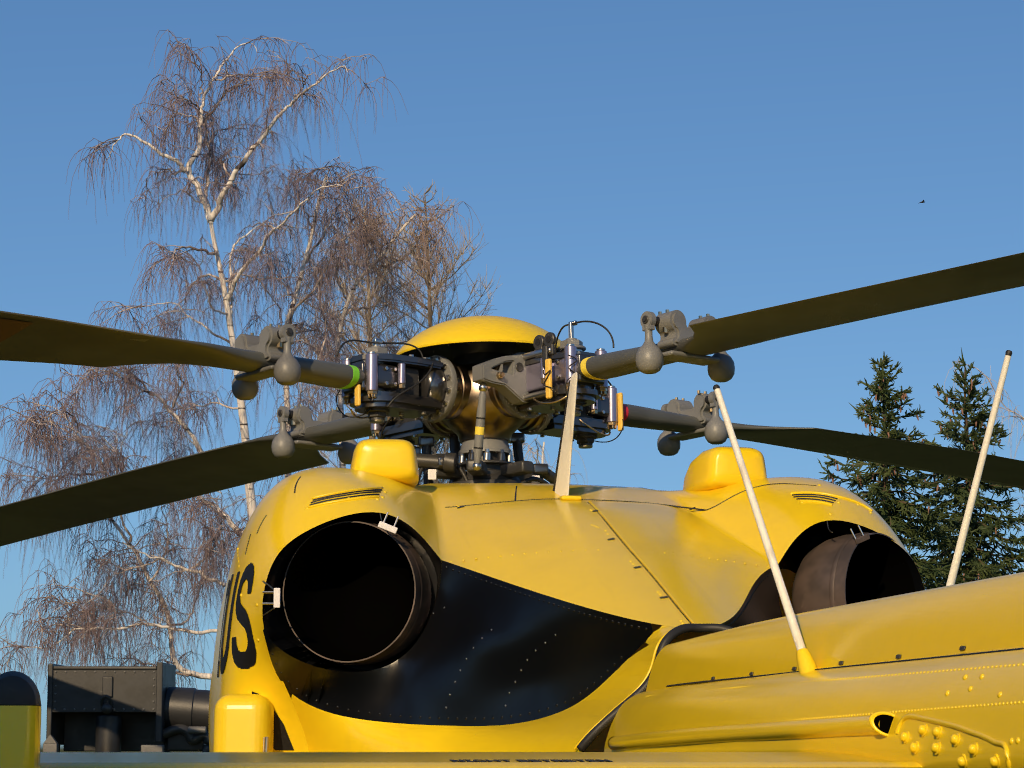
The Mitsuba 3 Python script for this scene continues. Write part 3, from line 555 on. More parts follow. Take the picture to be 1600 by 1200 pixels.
add(RH, tfm(star, HM), 'titanium', 50, label='bronze coloured titanium rotor hub under the yellow dome cap')
# dome cap and what holds it
R, Hc = .258, .114
dome = [(R*math.sin(t)*1.0, .093 + Hc*math.cos(t)**0.85 if t < math.pi/2 else .093) for t in np.linspace(0, math.pi/2, 26)]
dome = [(R*u, .110 + Hc*(1-u**2.25)**0.80) for u in np.sin(np.linspace(0, np.pi/2, 30))]
domei = [(max(r-.006, 0), z-.007) for r, z in dome][::-1]
k = hub('dome_cap', lathe(dome[:-1] + [(R, .111), (R-.001, .105), (R-.007, .105)] , 72), 'yellow_bright', 50, label='shallow yellow dome cap')
add(k.rsplit('__', 1)[0]+'__dome_lining', tfm(lathe(domei, 72), HM), 'black_matt', True)
hub('cap_support', lathe([(.10, .07), (.085, .11), (.10, .165), (0, .17)], 32), 'dark_steel')
# mast below
hub('mast_collar', lathe([(.055, -.12), (.066, -.135), (.071, -.158), (.076, -.164), (.076, -.174), (0, -.174)], 40), 'grey_paint')
hub('mast_flange', lathe([(0, -.200), (.080, -.200), (.082, -.203), (.082, -.206), (.080, -.208), (0, -.208)], 40), 'dark_steel')
for i in range(10):
    a = 2*math.pi*i/10+.2; c = np.array([.071*math.cos(a), .071*math.sin(a), 0])
    hub('flange_bolt', cat([cyl(c+[0, 0, -.202], c+[0, 0, -.178], .0115, 12, bev=.002), cyl(c+[0, 0, -.178], c+[0, 0, -.168], .008, 10)]), 'steel' if i % 2 else 'dark_chrome')
hub('mast', lathe([(.052, -.17), (.052, -.222), (.070, -.228), (.070, -.240), (.062, -.246), (.062, -.30), (.0, -.30)], 36), 'dark_steel')
hub('swashplate', lathe([(.05, -.236), (.085, -.240), (.098, -.246), (.104, -.256), (.118, -.262), (.122, -.275), (.122, -.305), (.10, -.315), (0, -.315)], 44), 'dark_steel')
hub('boot', lathe([(.07, -.30), (.10, -.312), (.105, -.320), (.125, -.328), (.13, -.338), (.15, -.348), (.165, -.40), (0, -.40)], 40), 'rubber')
for az, rr in ((200, .12), (250, .16), (300, .15), (20, .14), (110, .13)):
    a = math.radians(az); c = np.array([math.cos(a), math.sin(a), 0])
    hub('swashplate_lever', bx((0, 0, 0), (.10, .045, .035), .008, at(frame((0, 0, 1), c), c*(.07+rr*.45) + np.array([0, 0, -.232]))), 'dark_steel')
def link(top, bot, r, rings, bsdf='grey_paint'):
    top, bot = np.array(top), np.array(bot); d = (top-bot); L = np.linalg.norm(d); d /= L
    prof = [(.6, 0), (.75, .06), (.9, .14), (1, .2), (1, .72), (.85, .78), (.8, .92), (.55, .95), (.55, 1)]
    k = add(RH+'__pitch_link', lathe([(0, 0)] + [(r*a, L*b) for a, b in prof] + [(0, L)], 18, bot, d), bsdf, 40)
    for t, w, m in rings: add(RH+'__link_band', lathe([(r*1.0, 0), (r*1.05, .0005), (r*1.05, w-.0005), (r*1.0, w)], 18, bot+d*L*t, d), m, 40)
    for q in (top, bot): add(RH+'__rod_end', tfm(trimesh.creation.icosphere(2, r*1.0), at(np.eye(4), q)), 'steel', True)
G = lambda M, p: (M@np.r_[p, 1])[:3]
def arm(az, horn):
    M = armM(az)
    def P_(nm, mesh, bsdf, smooth=35, **k): return add(RH+'__'+nm, tfm(mesh, M), bsdf, smooth, **k)
    P_('arm_sleeve', lathe([(.088, .02), (.082, .075), (.080, .125), (.084, .128), (.084, .140), (.080, .143), (.080, .150), (.088, .153), (.088, .172)], 48, axis=(1, 0, 0)), 'titanium')
    P_('arm_flange', lathe([(.070, .172), (.094, .172), (.096, .175), (.096, .186), (.094, .190), (.068, .192)], 48, axis=(1, 0, 0)), 'grey_paint')
    bb = []
    for i in range(14):
        a = 2*math.pi*(i+.5)/14; c = np.array([0, .083*math.cos(a), .083*math.sin(a)])
        bb.append(cyl(c+[.190, 0, 0], c+[.199, 0, 0], .0075, 6))
        bb.append(cyl(c+[.172, 0, 0], c+[.164, 0, 0], .0065, 6))
    P_('flange_bolts', cat(bb), 'steel', 20, kind='stuff')
    P_('throat', lathe([(.066, .186), (.070, .20), (.066, .222), (.05, .235), (0, .236)], 40, axis=(1, 0, 0)), 'dark_chrome')
    fo = Polygon([(.205, -.072), (.205, .072), (.30, .078), (.385, .075), (.425, .062), (.455, .03), (.455, -.03), (.425, -.062), (.385, -.075), (.30, -.078)]).buffer(.01).buffer(-.01)
    P_('fork_plate', prism(fo, .022, .028 if az == 151 else .044, .005), 'dark_chrome')
    lo = Polygon([(.205, -.066), (.205, .066), (.30, .072)] + [(.385+.076*math.cos(t), .076*math.sin(t)) for t in np.linspace(1.5, -1.5, 14)] + [(.30, -.072)])
    P_('fork_plate', prism(lo, .042, -.082, .014), 'dark_chrome')
    P_('clamp_block', bx((.405, 0, .004), (.115, .125, .070), .014), 'lavender_metal' if az == 151 else 'dark_chrome')
    P_('fork_web', lathe([(.0, .196), (.072, .196), (.076, .206), (.074, .222), (.066, .240), (.05, .252), (0, .256)], 40, axis=(1, 0, 0)), 'dark_chrome')
    P_('elastomer_block', bx((.322, -.012 if az == 151 else 0, 0), (.11, .122 if az == 151 else .09, .084), .008), 'lavender_metal' if az == 151 else 'dark_steel')
    P_('centre_pin', cyl((.385, 0, -.074), (.385, 0, .074), .030, 24, bev=.003), 'steel')
    P_('top_nut', cat([cyl((.385, 0, .066), (.385, 0, .074), .040, 24, bev=.002), cyl((.385, 0, .074), (.385, 0, .092), .032, 6, bev=.003), cyl((.385, 0, .092), (.385, 0, .098), .016, 12)]), 'grey_paint', 30)
    P_('bottom_nut', cat([cyl((.385, 0, -.066), (.385, 0, -.078), .042, 12, bev=.002), cyl((.385, 0, -.078), (.385, 0, -.090), .035, 24, bev=.002), cyl((.385, 0, -.088), (.385, 0, -.104), .027, 6, bev=.002), cyl((.385, 0, -.104), (.385, 0, -.116), .021, 20, bev=.002)]), 'dark_steel', 30)
    P_('nut_face', lathe([(.0, -.117), (.012, -.117), (.020, -.1165), (.0215, -.112)], 20, (.385, 0, 0)), 'steel')
    for s in (-1, 1):
        P_('blade_bolt', cyl((.443, s*.056, -.044), (.443, s*.056, .060), .0170, 20, bev=.002), 'lavender_metal')
        P_('castle_nut', cat([cyl((.443, s*.056, -.044), (.443, s*.056, -.053), .015, 6, bev=.001)] + [bx((.443+.0095*math.cos(q), s*.056+.0095*math.sin(q), -.057), (.007, .005, .010), .001) for q in np.arange(6)*math.pi/3]), 'brass', 30)
        P_('bolt_head', cyl((.443, s*.056, .060), (.443, s*.056, .066), .012, 12, bev=.001), 'steel')
        P_('small_bolt', cyl((.355, s*.076, -.018), (.355, s*.076, .040), .011, 14, bev=.002), 'lavender_metal')
        P_('castle_nut', cyl((.355, s*.076, -.018), (.355, s*.076, -.030), .010, 6, bev=.001), 'brass', 30)
    pb = [cyl((x, y, .065), (x, y, .073), .0075, 6, bev=.001) for x, y in ((.255, .055), (.255, -.055), (.31, .062), (.31, -.062))]
    pb += [cyl((x, s*.061, z), (x, s*.069, z), .006, 6, bev=.001) for s in (-1, 1) for x in (.37, .40) for z in (-.018, .024)]
    pb += [cyl((x, y, -.081), (x, y, -.089), .007, 6, bev=.001) for x, y in ((.26, .05), (.26, -.05), (.30, .0))]
    P_('plate_bolts', cat(pb), 'steel', 25, kind='stuff')
    P_('bonding_lead', tube(spl([(.24, .07, .06), (.27, .085, .02), (.32, .088, -.02), (.37, .084, -.05), (.40, .07, -.085)], 24), .0028, 7), 'rubber', True)
    P_('bonding_lead', tube(spl([(.30, -.07, -.05), (.33, -.088, -.075), (.38, -.085, -.09), (.43, -.06, -.075)], 24), .0026, 7), 'brass', True)
    if az in (241, 61): P_('lock_strap', rbox(.011, .020, .115 if az == 61 else .06, .004, 8, at(np.eye(4), (.476, .035, -.055) if az == 241 else (.462, -.072, -.012))), 'strap_yellow')
    P_('lock_wire', tube(spl([(.462, -.08, .03), (.466, -.06, .012), (.462, -.08, -.005), (.466, -.06, -.02), (.462, -.08, -.035), (.45, -.075, -.085), (.43, -.03, -.10), (.42, .02, -.085)], 40), .0018, 6), 'black_matt', True)
    hz = 1.0 if az == 151 else .55
    P_('cable', tube(spl([(.26, .05, .07), (.27, .045, .07+.045*hz), (.33, .02, .07+.075*hz), (.385, .0, .07+.07*hz), (.44, .0, .07+.068*hz), (.50, .015, .07+.045*hz), (.535, .02, .05)], 40), .0026, 8), 'rubber', True)
    P_('cable_clip', cat([bx((.385, 0, .082+.03*hz), (.012, .012, .02+.05*hz), .003), bx((.385, .008, .073+.07*hz), (.028, .012, .012), .003)]), 'steel', 30)
    if horn:
        hp = Polygon([(-.228, -.022), (-.228, .020), (-.216, .026), (-.15, .052), (-.075, .066), (-.062, .066), (-.062, -.070), (-.085, -.070), (-.15, -.030), (-.195, -.028)], [[(-.195, .012), (-.145, .036), (-.118, .040), (-.122, .004), (-.16, .006)]]).buffer(-.003).buffer(.003)
        hM = np.eye(4); hM[:3, 0] = [0, 1, 0]; hM[:3, 1] = [0, 0, 1]; hM[:3, 2] = [1, 0, 0]; hM[:3, 3] = [.225, 0, 0]
        P_('pitch_horn', tfm(prism(hp, .05, 0, .004), hM), 'grey_paint', 30, label='grey pitch horn with cut-outs') if az == 151 else P_('pitch_horn', tfm(prism(hp, .05, 0, .004), hM), 'grey_paint', 30)
        P_('horn_bolt', cat([cyl((.275, -.172, -.006), (.286, -.172, -.006), .010, 6, bev=.001), cyl((.286, -.172, -.006), (.294, -.172, -.006), .006, 10), ]), 'brass', 30)
        P_('horn_bush', cyl((.273, -.098, .026), (.279, -.098, .026), .013, 20, bev=.001), 'dark_steel', 30)
        link(G(M, (.25, -.208, -.040)), G(M, (.22, -.205, -.040)) - np.array([0, 0, .212]), .0125, ((.40, .022, 'tape_yellow'), (.22, .005, 'rubber'), (.60, .005, 'rubber')))
    if az == 151:   # the steel window frame and the two eye lugs on the arm towards the tail
        P_('window_frame', cat([bx((.25, -.078, 0), (.022, .014, .132), .005), bx((.315, -.078, .058), (.15, .014, .018), .006), bx((.315, -.078, -.058), (.15, .014, .018), .006)]), 'steel', 30)
        for dx in (0, .045):
            P_('eye_lug', cat([cyl((.335+dx, -.080, .088), (.335+dx, -.068, .088), .021, 20, bev=.002), bx((.335+dx, -.074, .066), (.030, .012, .045), .004)]), 'dark_steel', 30)
            P_('lug_bush', cyl((.335+dx, -.0815, .088), (.335+dx, -.0665, .088), .010, 14), 'black_matt')
        P_('lug_tab', bx((.375, -.088, .04), (.020, .010, .06), .004), 'dark_steel')
        P_('tag_strap', rbox(.020, .012, .11, .004, 8, at(np.eye(4), (.392, -.092, -.025))), 'strap_yellow')
        P_('tag_wire', tube(spl([(.380, -.100, .0), (.393, -.101, -.012), (.406, -.098, -.004), (.394, -.101, -.025), (.380, -.100, -.04), (.406, -.10, -.052), (.41, -.085, -.075)], 40), .0016, 6), 'black_matt', True)
# blades
def blade_mesh(fit):
    flap, drp, p0, tw = fit
    rs = np.r_[.462, .466, .48, .54, .62, .72, .80, .86, .90, .94, .98, 1.01, 1.04, 1.07, 1.09, 1.105, 1.11, 1.13, 1.17, 1.25, 1.5, 1.8, 2.2, 2.8, 3.4, 4.0, 4.6, 4.78, 4.80]
    le = np.interp(rs, [.46, .48, .7, .85, 1.0, 1.3], [.050, .058, .056, .064, .100, .106])
    te = np.interp(rs, [.46, .48, .7, .84, .90, .98, 1.04, 1.09, 1.11, 1.13, 1.5, 5], [-.050, -.058, -.056, -.060, -.070, -.112, -.165, -.225, -.250, -.254, -.258, -.258])
    th = np.interp(rs, [.46, .47, .54, .7, .9, 1.05, 1.5, 4.78, 4.8], [.02, .030, .032, .029, .025, .021, .0195, .0175, .006])
    b = np.interp(rs, [.6, .9, 1.1, 1.3], [0, .15, .7, 1.0])
    cc = np.linspace(0, 2*np.pi, 44, endpoint=False); g = []
    for r, l, t, h, w in zip(rs, le, te, th, b):
        x = (1-np.cos(cc))/2                                      # 0 leading, 1 trailing, upper side first
        naca = 2.9*(0.2969*np.sqrt(x)-0.126*x-0.3516*x**2+0.2843*x**3-0.1026*x**4)*np.sqrt(1.0)
        ell = np.sqrt(np.clip(1-(2*x-1)**2, 0, 1))**0.8
        hh = h*((1-w)*ell + w*naca*1.15) + .0008
        z = np.where(cc <= np.pi, hh, -hh*(1-.35*w))
        y = l + (t-l)*x
        p = math.radians((p0 + tw*(min(r, 1.75)-1.2 if r > 1.2 else (r-1.2)*.5)))
        g.append(np.stack([np.full(44, r), y*math.cos(p) - z*math.sin(p), y*math.sin(p) + z*math.cos(p) - drp*r*r + flap*(r-.4)], -1))
    G_ = np.array(g); return grid_mesh(np.vstack([np.repeat(G_[:1].mean(1, keepdims=True), 44, 1), G_, np.repeat(G_[-1:].mean(1, keepdims=True), 44, 1)]), True)
def pendulum(s, RB):
    """hung at (r .78, lead side s): pivot lug, arm and ball"""
    y = s*.118; x0 = RB - .01 + .012*s
    ball = lathe([(0, -.140), (.017, -.140), (.027, -.134), (.0345, -.121), (.0365, -.106), (.0345, -.090), (.027, -.076), (.017, -.066), (.0112, -.056), (.0098, -.042), (.0098, -.028), (.012, -.014)], 36)
    ball.apply_translation([x0, y, .064])
    ld = prism(Point(0, 0).buffer(.0205).union(shapely.box(-.014, -.026, .014, 0)).buffer(.002), .019, -.0095, .002)
    Mx = np.eye(4); Mx[:3, 0] = [1, 0, 0]; Mx[:3, 1] = [0, 0, 1]; Mx[:3, 2] = [0, -1, 0]; Mx[:3, 3] = [x0, y, .064]
    return ball, tfm(ld, Mx), x0, y
def bracket(RB):
    pf = shapely.box(-.070, -.004, .070, .046)
    for s in (-1, 1): pf = pf.union(Point(s*.060, .060).buffer(.029)).union(shapely.box(s*.078-.017, -.006, s*.078+.017, .012))
    pf = pf.buffer(.010).buffer(-.020).buffer(.010)
    Mx = np.eye(4); Mx[:3, 0] = [0, 1, 0]; Mx[:3, 1] = [0, 0, 1]; Mx[:3, 2] = [1, 0, 0]; Mx[:3, 3] = [RB-.036, 0, 0]
    return cat([tfm(prism(pf, .072, 0, .007), Mx), bx((RB, 0, -.027), (.066, .178, .014), .006)])
TAPES = {151: 'tape_yellow', 241: 'tape_green', 331: 'tape_red', 61: 'tape_red'}
def blade(az, pitch, lbl):
    M = armM(az); MB = M @ np.array([[1, 0, 0, 0], [0, 1, 0, 0], [0, 0, 1, pitch[0]*.4 - pitch[1]*.65], [0, 0, 0, 1.0]]); k = add(H+'rotor_blade', tfm(blade_mesh(pitch), M), 'blade_paint', 40, label=lbl)
    S = lambda nm, mesh, b, sm=35, **q: add(k+'__'+nm, tfm(mesh, M if nm in ('tape_band', 'root_block', 'erosion_strip', 'erosion_panel') else MB), b, sm, **q)
    bm = blade_mesh(pitch); G_ = bm.vertices.reshape(-1, 44, 3)
    def band(ra, rb, o=.0016):
        # a painted sleeve round the neck between two radii
        cen = G_[3:5].mean(1); q = []
        for r in (ra, ra+.0005, rb-.0005, rb):
            a, b2 = G_[3], G_[5]; t = (r-a[0, 0])/(b2[0, 0]-a[0, 0]); s_ = a*(1-t)+b2*t; c = s_.mean(0); d = s_-c
            q.append(c + d*(1 + (o if r not in (ra, rb) else 0)/.045)*np.array([0, 1, 1]) + np.array([r-c[0], 0, 0]))
        return grid_mesh(np.array(q), True)
    if az != 331: S('tape_band', band(.487, .507), TAPES[az])
    S('root_block', bx((.445, 0, 0), (.05, .096, .080), .008), 'dark_chrome')
    RB = {241: .765, 151: .845, 61: .835, 331: .84}[az]
    # metal erosion strip round the leading edge, and a trim tab at the trailing edge
    bv = G_[1:-1]; sel = [i for i in range(len(bv)) if 1.16 < bv[i, 0, 0] < 4.7]; idx = [39, 40, 41, 42, 43, 0, 1, 2, 3, 4, 5]
    es = bv[sel][:, idx].copy(); cen = bv[sel].mean(1)[:, None]; es += (es-cen)*np.array([0, .004, .05]); S('erosion_strip', grid_mesh(es), 'erosion_grey')
    if az == 241:
        ip = list(range(31, 41)); us = bv[[i for i in range(len(bv)) if 1.30 < bv[i, 0, 0] < 2.3]][:, ip].copy(); us[:, :, 2] -= .0022; S('erosion_panel', grid_mesh(us), 'blade_brown', label='brown panel under the blade near the leading edge')
    S('damper_bracket', bracket(RB), 'grey_paint', 30)
    for s in (-1, 1):
        ball, ld, x0, y = pendulum(s, RB)
        kk = S('pendulum_weight', ball, 'grey_paint', 50)
        S('pendulum_lug', ld, 'grey_paint', 30)
        S('pivot_bolt', cat([cyl((x0, y+s*.009, .064), (x0, y+s*.013, .064), .011, 16, bev=.001), cyl((x0, y+s*.013, .064), (x0, y+s*.016, .064), .006, 6)]), 'dark_steel', 30)
        S('pivot_pin', cyl((x0, s*.086, .064), (x0, s*.11, .064), .013, 16), 'black_matt')
        S('bracket_bolts', cat([cyl((RB+dx, s*.079, .030), (RB+dx, s*.079, .046), .0075, 6, bev=.001) for dx in (-.0,)] + [cyl((RB, s*.079, -.022), (RB, s*.079, -.034), .0075, 6, bev=.001), cyl((x0-.014, s*.062, .086), (x0-.014, s*.062, .096), .005, 6), cyl((x0+.014, s*.062, .086), (x0+.014, s*.062, .096), .005, 6)]), 'brass', 30, kind='stuff')
for az, pitch, horn, lbl in ((151, (-.0111, .0040, 3.18, 1.2), True, 'grey rotor blade rising to the right with a yellow root band'), (241, (.0437, .0174, 2.74, 13.2), False, 'grey rotor blade pointing left with a bright green root band'), (331, (.0072, .0040, 5.17, 1.3), False, 'dark rotor blade sloping down to the lower left'), (61, (-.0025, .0071, 3.2, -3.7), False, 'dark rotor blade sloping down to the right with a red root band')):
    arm(az, horn); blade(az, pitch, lbl)
for a, b in (((-.27, .12, Z0+.86), (-.245, .02, Z0+.60)), ((-.19, .20, Z0+.80), (-.20, .16, Z0+.60))): link(a, b, .017, (), 'dark_steel')
add(RH+'__servo', cat([cyl((-.22, -.02, Z0+.70), (-.06, -.03, Z0+.685), .022, 18, bev=.003), cyl((-.23, -.02, Z0+.735), (-.23, -.02, Z0+.62), .016, 14), bx((-.25, .0, Z0+.66), (.05, .03, .12), .008)]), 'dark_steel', 35)
add(RH+'__servo', cat([cyl((.06, -.1, Z0+.66), (.16, -.06, Z0+.72), .018, 18, bev=.003), cyl((-.10, -.10, Z0+.62), (-.17, -.06, Z0+.70), .014, 14)]), 'dark_steel', 35)

def rod(a, b, r, m='dark_steel'): return cyl(np.array(a)+[0, 0, Z0+.085], np.array(b)+[0, 0, Z0+(.085 if b[2] > .65 else .0)], r, 14, bev=.002)
for i, (a, b, r) in enumerate((((-.25, -.05, .715), (-.13, -.10, .705), .020), ((-.13, -.10, .705), (-.10, -.11, .702), .028), ((-.21, -.02, .74), (-.21, -.02, .60), .015), ((-.16, .05, .78), (-.15, .02, .62), .014), ((.11, .08, .80), (.13, .02, .62), .014), ((.05, .15, .82), (.07, .10, .62), .016), ((-.06, .16, .82), (-.05, .10, .62), .016), ((.16, -.02, .70), (.24, .04, .66), .016), ((-.33, .10, .76), (-.30, .0, .63), .013))):
    add(RH+'__control_rod', rod(a, b, r), 'dark_steel', 35)
    add(RH+'__rod_clevis', cat([bx(np.array(a)+[0, 0, Z0+.085], (.045, .03, .03), .006)]), 'dark_chrome', 35)
for pts in ([(-.18, -.1, .60), (-.2, -.08, .68), (-.14, -.06, .73), (-.08, -.09, .69), (-.06, -.1, .62)], [(.06, -.12, .61), (.11, -.12, .67), (.17, -.08, .66), (.2, -.04, .60)], [(-.28, .05, .60), (-.29, .05, .70), (-.24, .08, .76), (-.16, .1, .74)]):
    add(RH+'__hose', tube(spl(np.array(pts)*np.array([1, 1, 1.14])+[0, 0, Z0-.02], 30), .0065, 8), 'rubber', True)
for q in ((-.165, -.095, .635), (-.26, -.03, .64), (.135, -.08, .625)):
    add(RH+'__tag', bx(np.array(q)+[0, 0, Z0+.12], (.024, .006, .03), .002), 'white_label', 30)
# ------------------------------------------------------------------ trees
class Bunch:
    """gathers thin branches and builds them as one mesh, all at once"""
    def __init__(s): s.g, s.n = {}, 0
    def add(s, pts, r, n=3):
        pts = np.asarray(pts, float); s.g.setdefault((len(pts), n), []).append((pts, np.broadcast_to(r, (len(pts),)))); s.n += 1
    def mesh(s):
        V, F, o = [], [], 0
        for (k, n), L in s.g.items():
            P = np.array([q[0] for q in L]); R_ = np.array([q[1] for q in L]); m = len(P)
            t = np.gradient(P, axis=1); t /= np.linalg.norm(t, axis=2, keepdims=True)+1e-9
            ref = np.where(abs(t[..., 2:].mean(1, keepdims=True)) < .8, np.array([0, 0, 1.0]), np.array([1.0, .2, 0]))
            u = np.cross(t, ref); u /= np.linalg.norm(u, axis=2, keepdims=True)+1e-9; w = np.cross(t, u)
            a = np.linspace(0, 2*np.pi, n, endpoint=False)
            v = P[:, :, None] + R_[:, :, None, None]*(np.cos(a)[:, None]*u[:, :, None] + np.sin(a)[:, None]*w[:, :, None])
            i, j = [q.ravel() for q in np.meshgrid(np.arange(k-1), np.arange(n), indexing='ij')]; a0, b0 = i*n+j, i*n+(j+1) % n
            f = np.vstack([np.c_[a0, a0+n, b0+n], np.c_[a0, b0+n, b0]])
            F.append((f[None] + (np.arange(m)*k*n)[:, None, None]).reshape(-1, 3) + o); V.append(v.reshape(-1, 3)); o += m*k*n
        return tm(np.vstack(V), np.vstack(F))
def wob(pts, amp, n, R):
    p = spl(pts, n); w = R.normal(0, 1, (n, 3)); w = np.cumsum(w, 0); w -= np.linspace(0, 1, n)[:, None]*w[-1]
    return p + w*amp/math.sqrt(n)
def birch(name, lbl, trunk, trunk_r, limbs, seed, twig_bsdf='birch_twig', dens=1.0, droop=1.0, base=None, limb_bsdf='birch_limb', spread=0.8, tr=.0050, thick=True):
    R = np.random.default_rng(seed)
    t = np.array(trunk); foot = np.array(base if base is not None else (t[0, 0]+.3, t[0, 1], -.1))
    tp = spl(np.vstack([foot, t]), 60); k = name
    labels[k] = {'label': lbl, 'category': 'tree'}
    rr = np.interp(np.linspace(0, 1, 60), [0, .1, 1], [trunk_r*1.7, trunk_r*1.25, trunk_r*.32])
    add(k+'__trunk', tube(tp, rr, 14), 'birch_bark' if limb_bsdf != 'larch_bark' else 'larch_bark', True)
    tw = Bunch(); mid = Bunch()
    def drooper(p, d, L):
        """a hanging whip"""
        n = 6; a = p; pts = [a]; v = np.array(d, float); v /= np.linalg.norm(v)+1e-9
        sw = R.normal(0, .12, 3)
        for i in range(n-1):
            v = v*0.62 + np.array([sw[0]*.5, sw[1]*.5, -0.55*droop]) + R.normal(0, .045, 3); v /= np.linalg.norm(v)
            a = a + v*L/(n-1); pts.append(a)
        tw.add(np.array(pts), np.linspace(tr, tr*.45, n))
        return pts
    def arch(p, d, L, r, lev):
        n = 9; a = np.array(p, float); pts = [a]; v = np.array(d, float); v /= np.linalg.norm(v)
        for i in range(n-1):
            v = v + np.array([0, 0, .03 - .24*droop*(i/(n-1))**1.0]) + R.normal(0, .13, 3); v /= np.linalg.norm(v)
            a = a + v*L/(n-1); pts.append(a)
        pts = spl(np.array(pts), 12)
        mid.add(pts, np.linspace(r, r*.4, 12), 4)
        m = int(L*11*dens) + 1
        for q in range(m):
            i = int(R.uniform(2, 11.99)); s = R.normal(0, 1, 3); s[2] = abs(s[2])*.4
            drooper(pts[i], s + (pts[i]-pts[i-1])*2, R.uniform(.3, 1.5)*(.5+.5*min(L, 1.6)))
        if lev > 0:
            for q in range(int(L*2.0*dens)+1):
                i = int(R.uniform(3, 10.9)); dd = (pts[i]-pts[i-1]); dd /= np.linalg.norm(dd)
                s = R.normal(0, .8, 3); s[2] = abs(s[2])*.5+.1
                arch(pts[i], dd*0.7+s, L*R.uniform(.35, .6), r*.55, lev-1)
    lines = [(np.array(l), r0, r1*.6, dn) for l, r0, r1, dn in limbs]
    for l, r0, r1, dn in lines:
        n = max(12, 5*len(l)); dz = R.normal(0, .5)
        p = l.copy(); p[:, 1] += np.linspace(0, 1, len(p))*dz*1.5; p = wob(p, .10, n, R)
        p[0] = l[0]
        big = r0 > .032
        if r0 > .02: add(k+'__limb', tube(p, np.linspace(r0, r1, n), 8 if big else 6), 'birch_bark' if (big and limb_bsdf == 'birch_limb') else limb_bsdf, True)
        else: mid.add(p, np.linspace(r0, r1, n), 5)
        L = np.linalg.norm(np.diff(p, axis=0), axis=1).sum()
        for q in range(int(L*3.6*dn*dens)+1):
            u = R.uniform(.22, 1.0); i = min(int(u*(n-1)), n-1); dd = p[min(i+1, n-1)]-p[max(i-1, 0)]; dd /= np.linalg.norm(dd)+1e-9
            s = R.normal(0, .8, 3); s[2] = s[2]*.35+.06
            arch(p[i], dd*0.6+s, R.uniform(.45, 1.25)*spread, max(r1*.8, .010), 1)
        for q in range(int(L*7*dn*dens)):
            i = int(R.uniform(n*.35, n-.01)); s = R.normal(0, 1, 3); s[2] = .2
            drooper(p[i], s, R.uniform(.4, 1.9))
    add(k+'__branches', mid.mesh(), limb_bsdf if limb_bsdf != 'birch_limb' else 'birch_limb', True, kind='stuff')
    add(k+'__twigs', tw.mesh(), twig_bsdf, False, kind='stuff')
    return tw.n
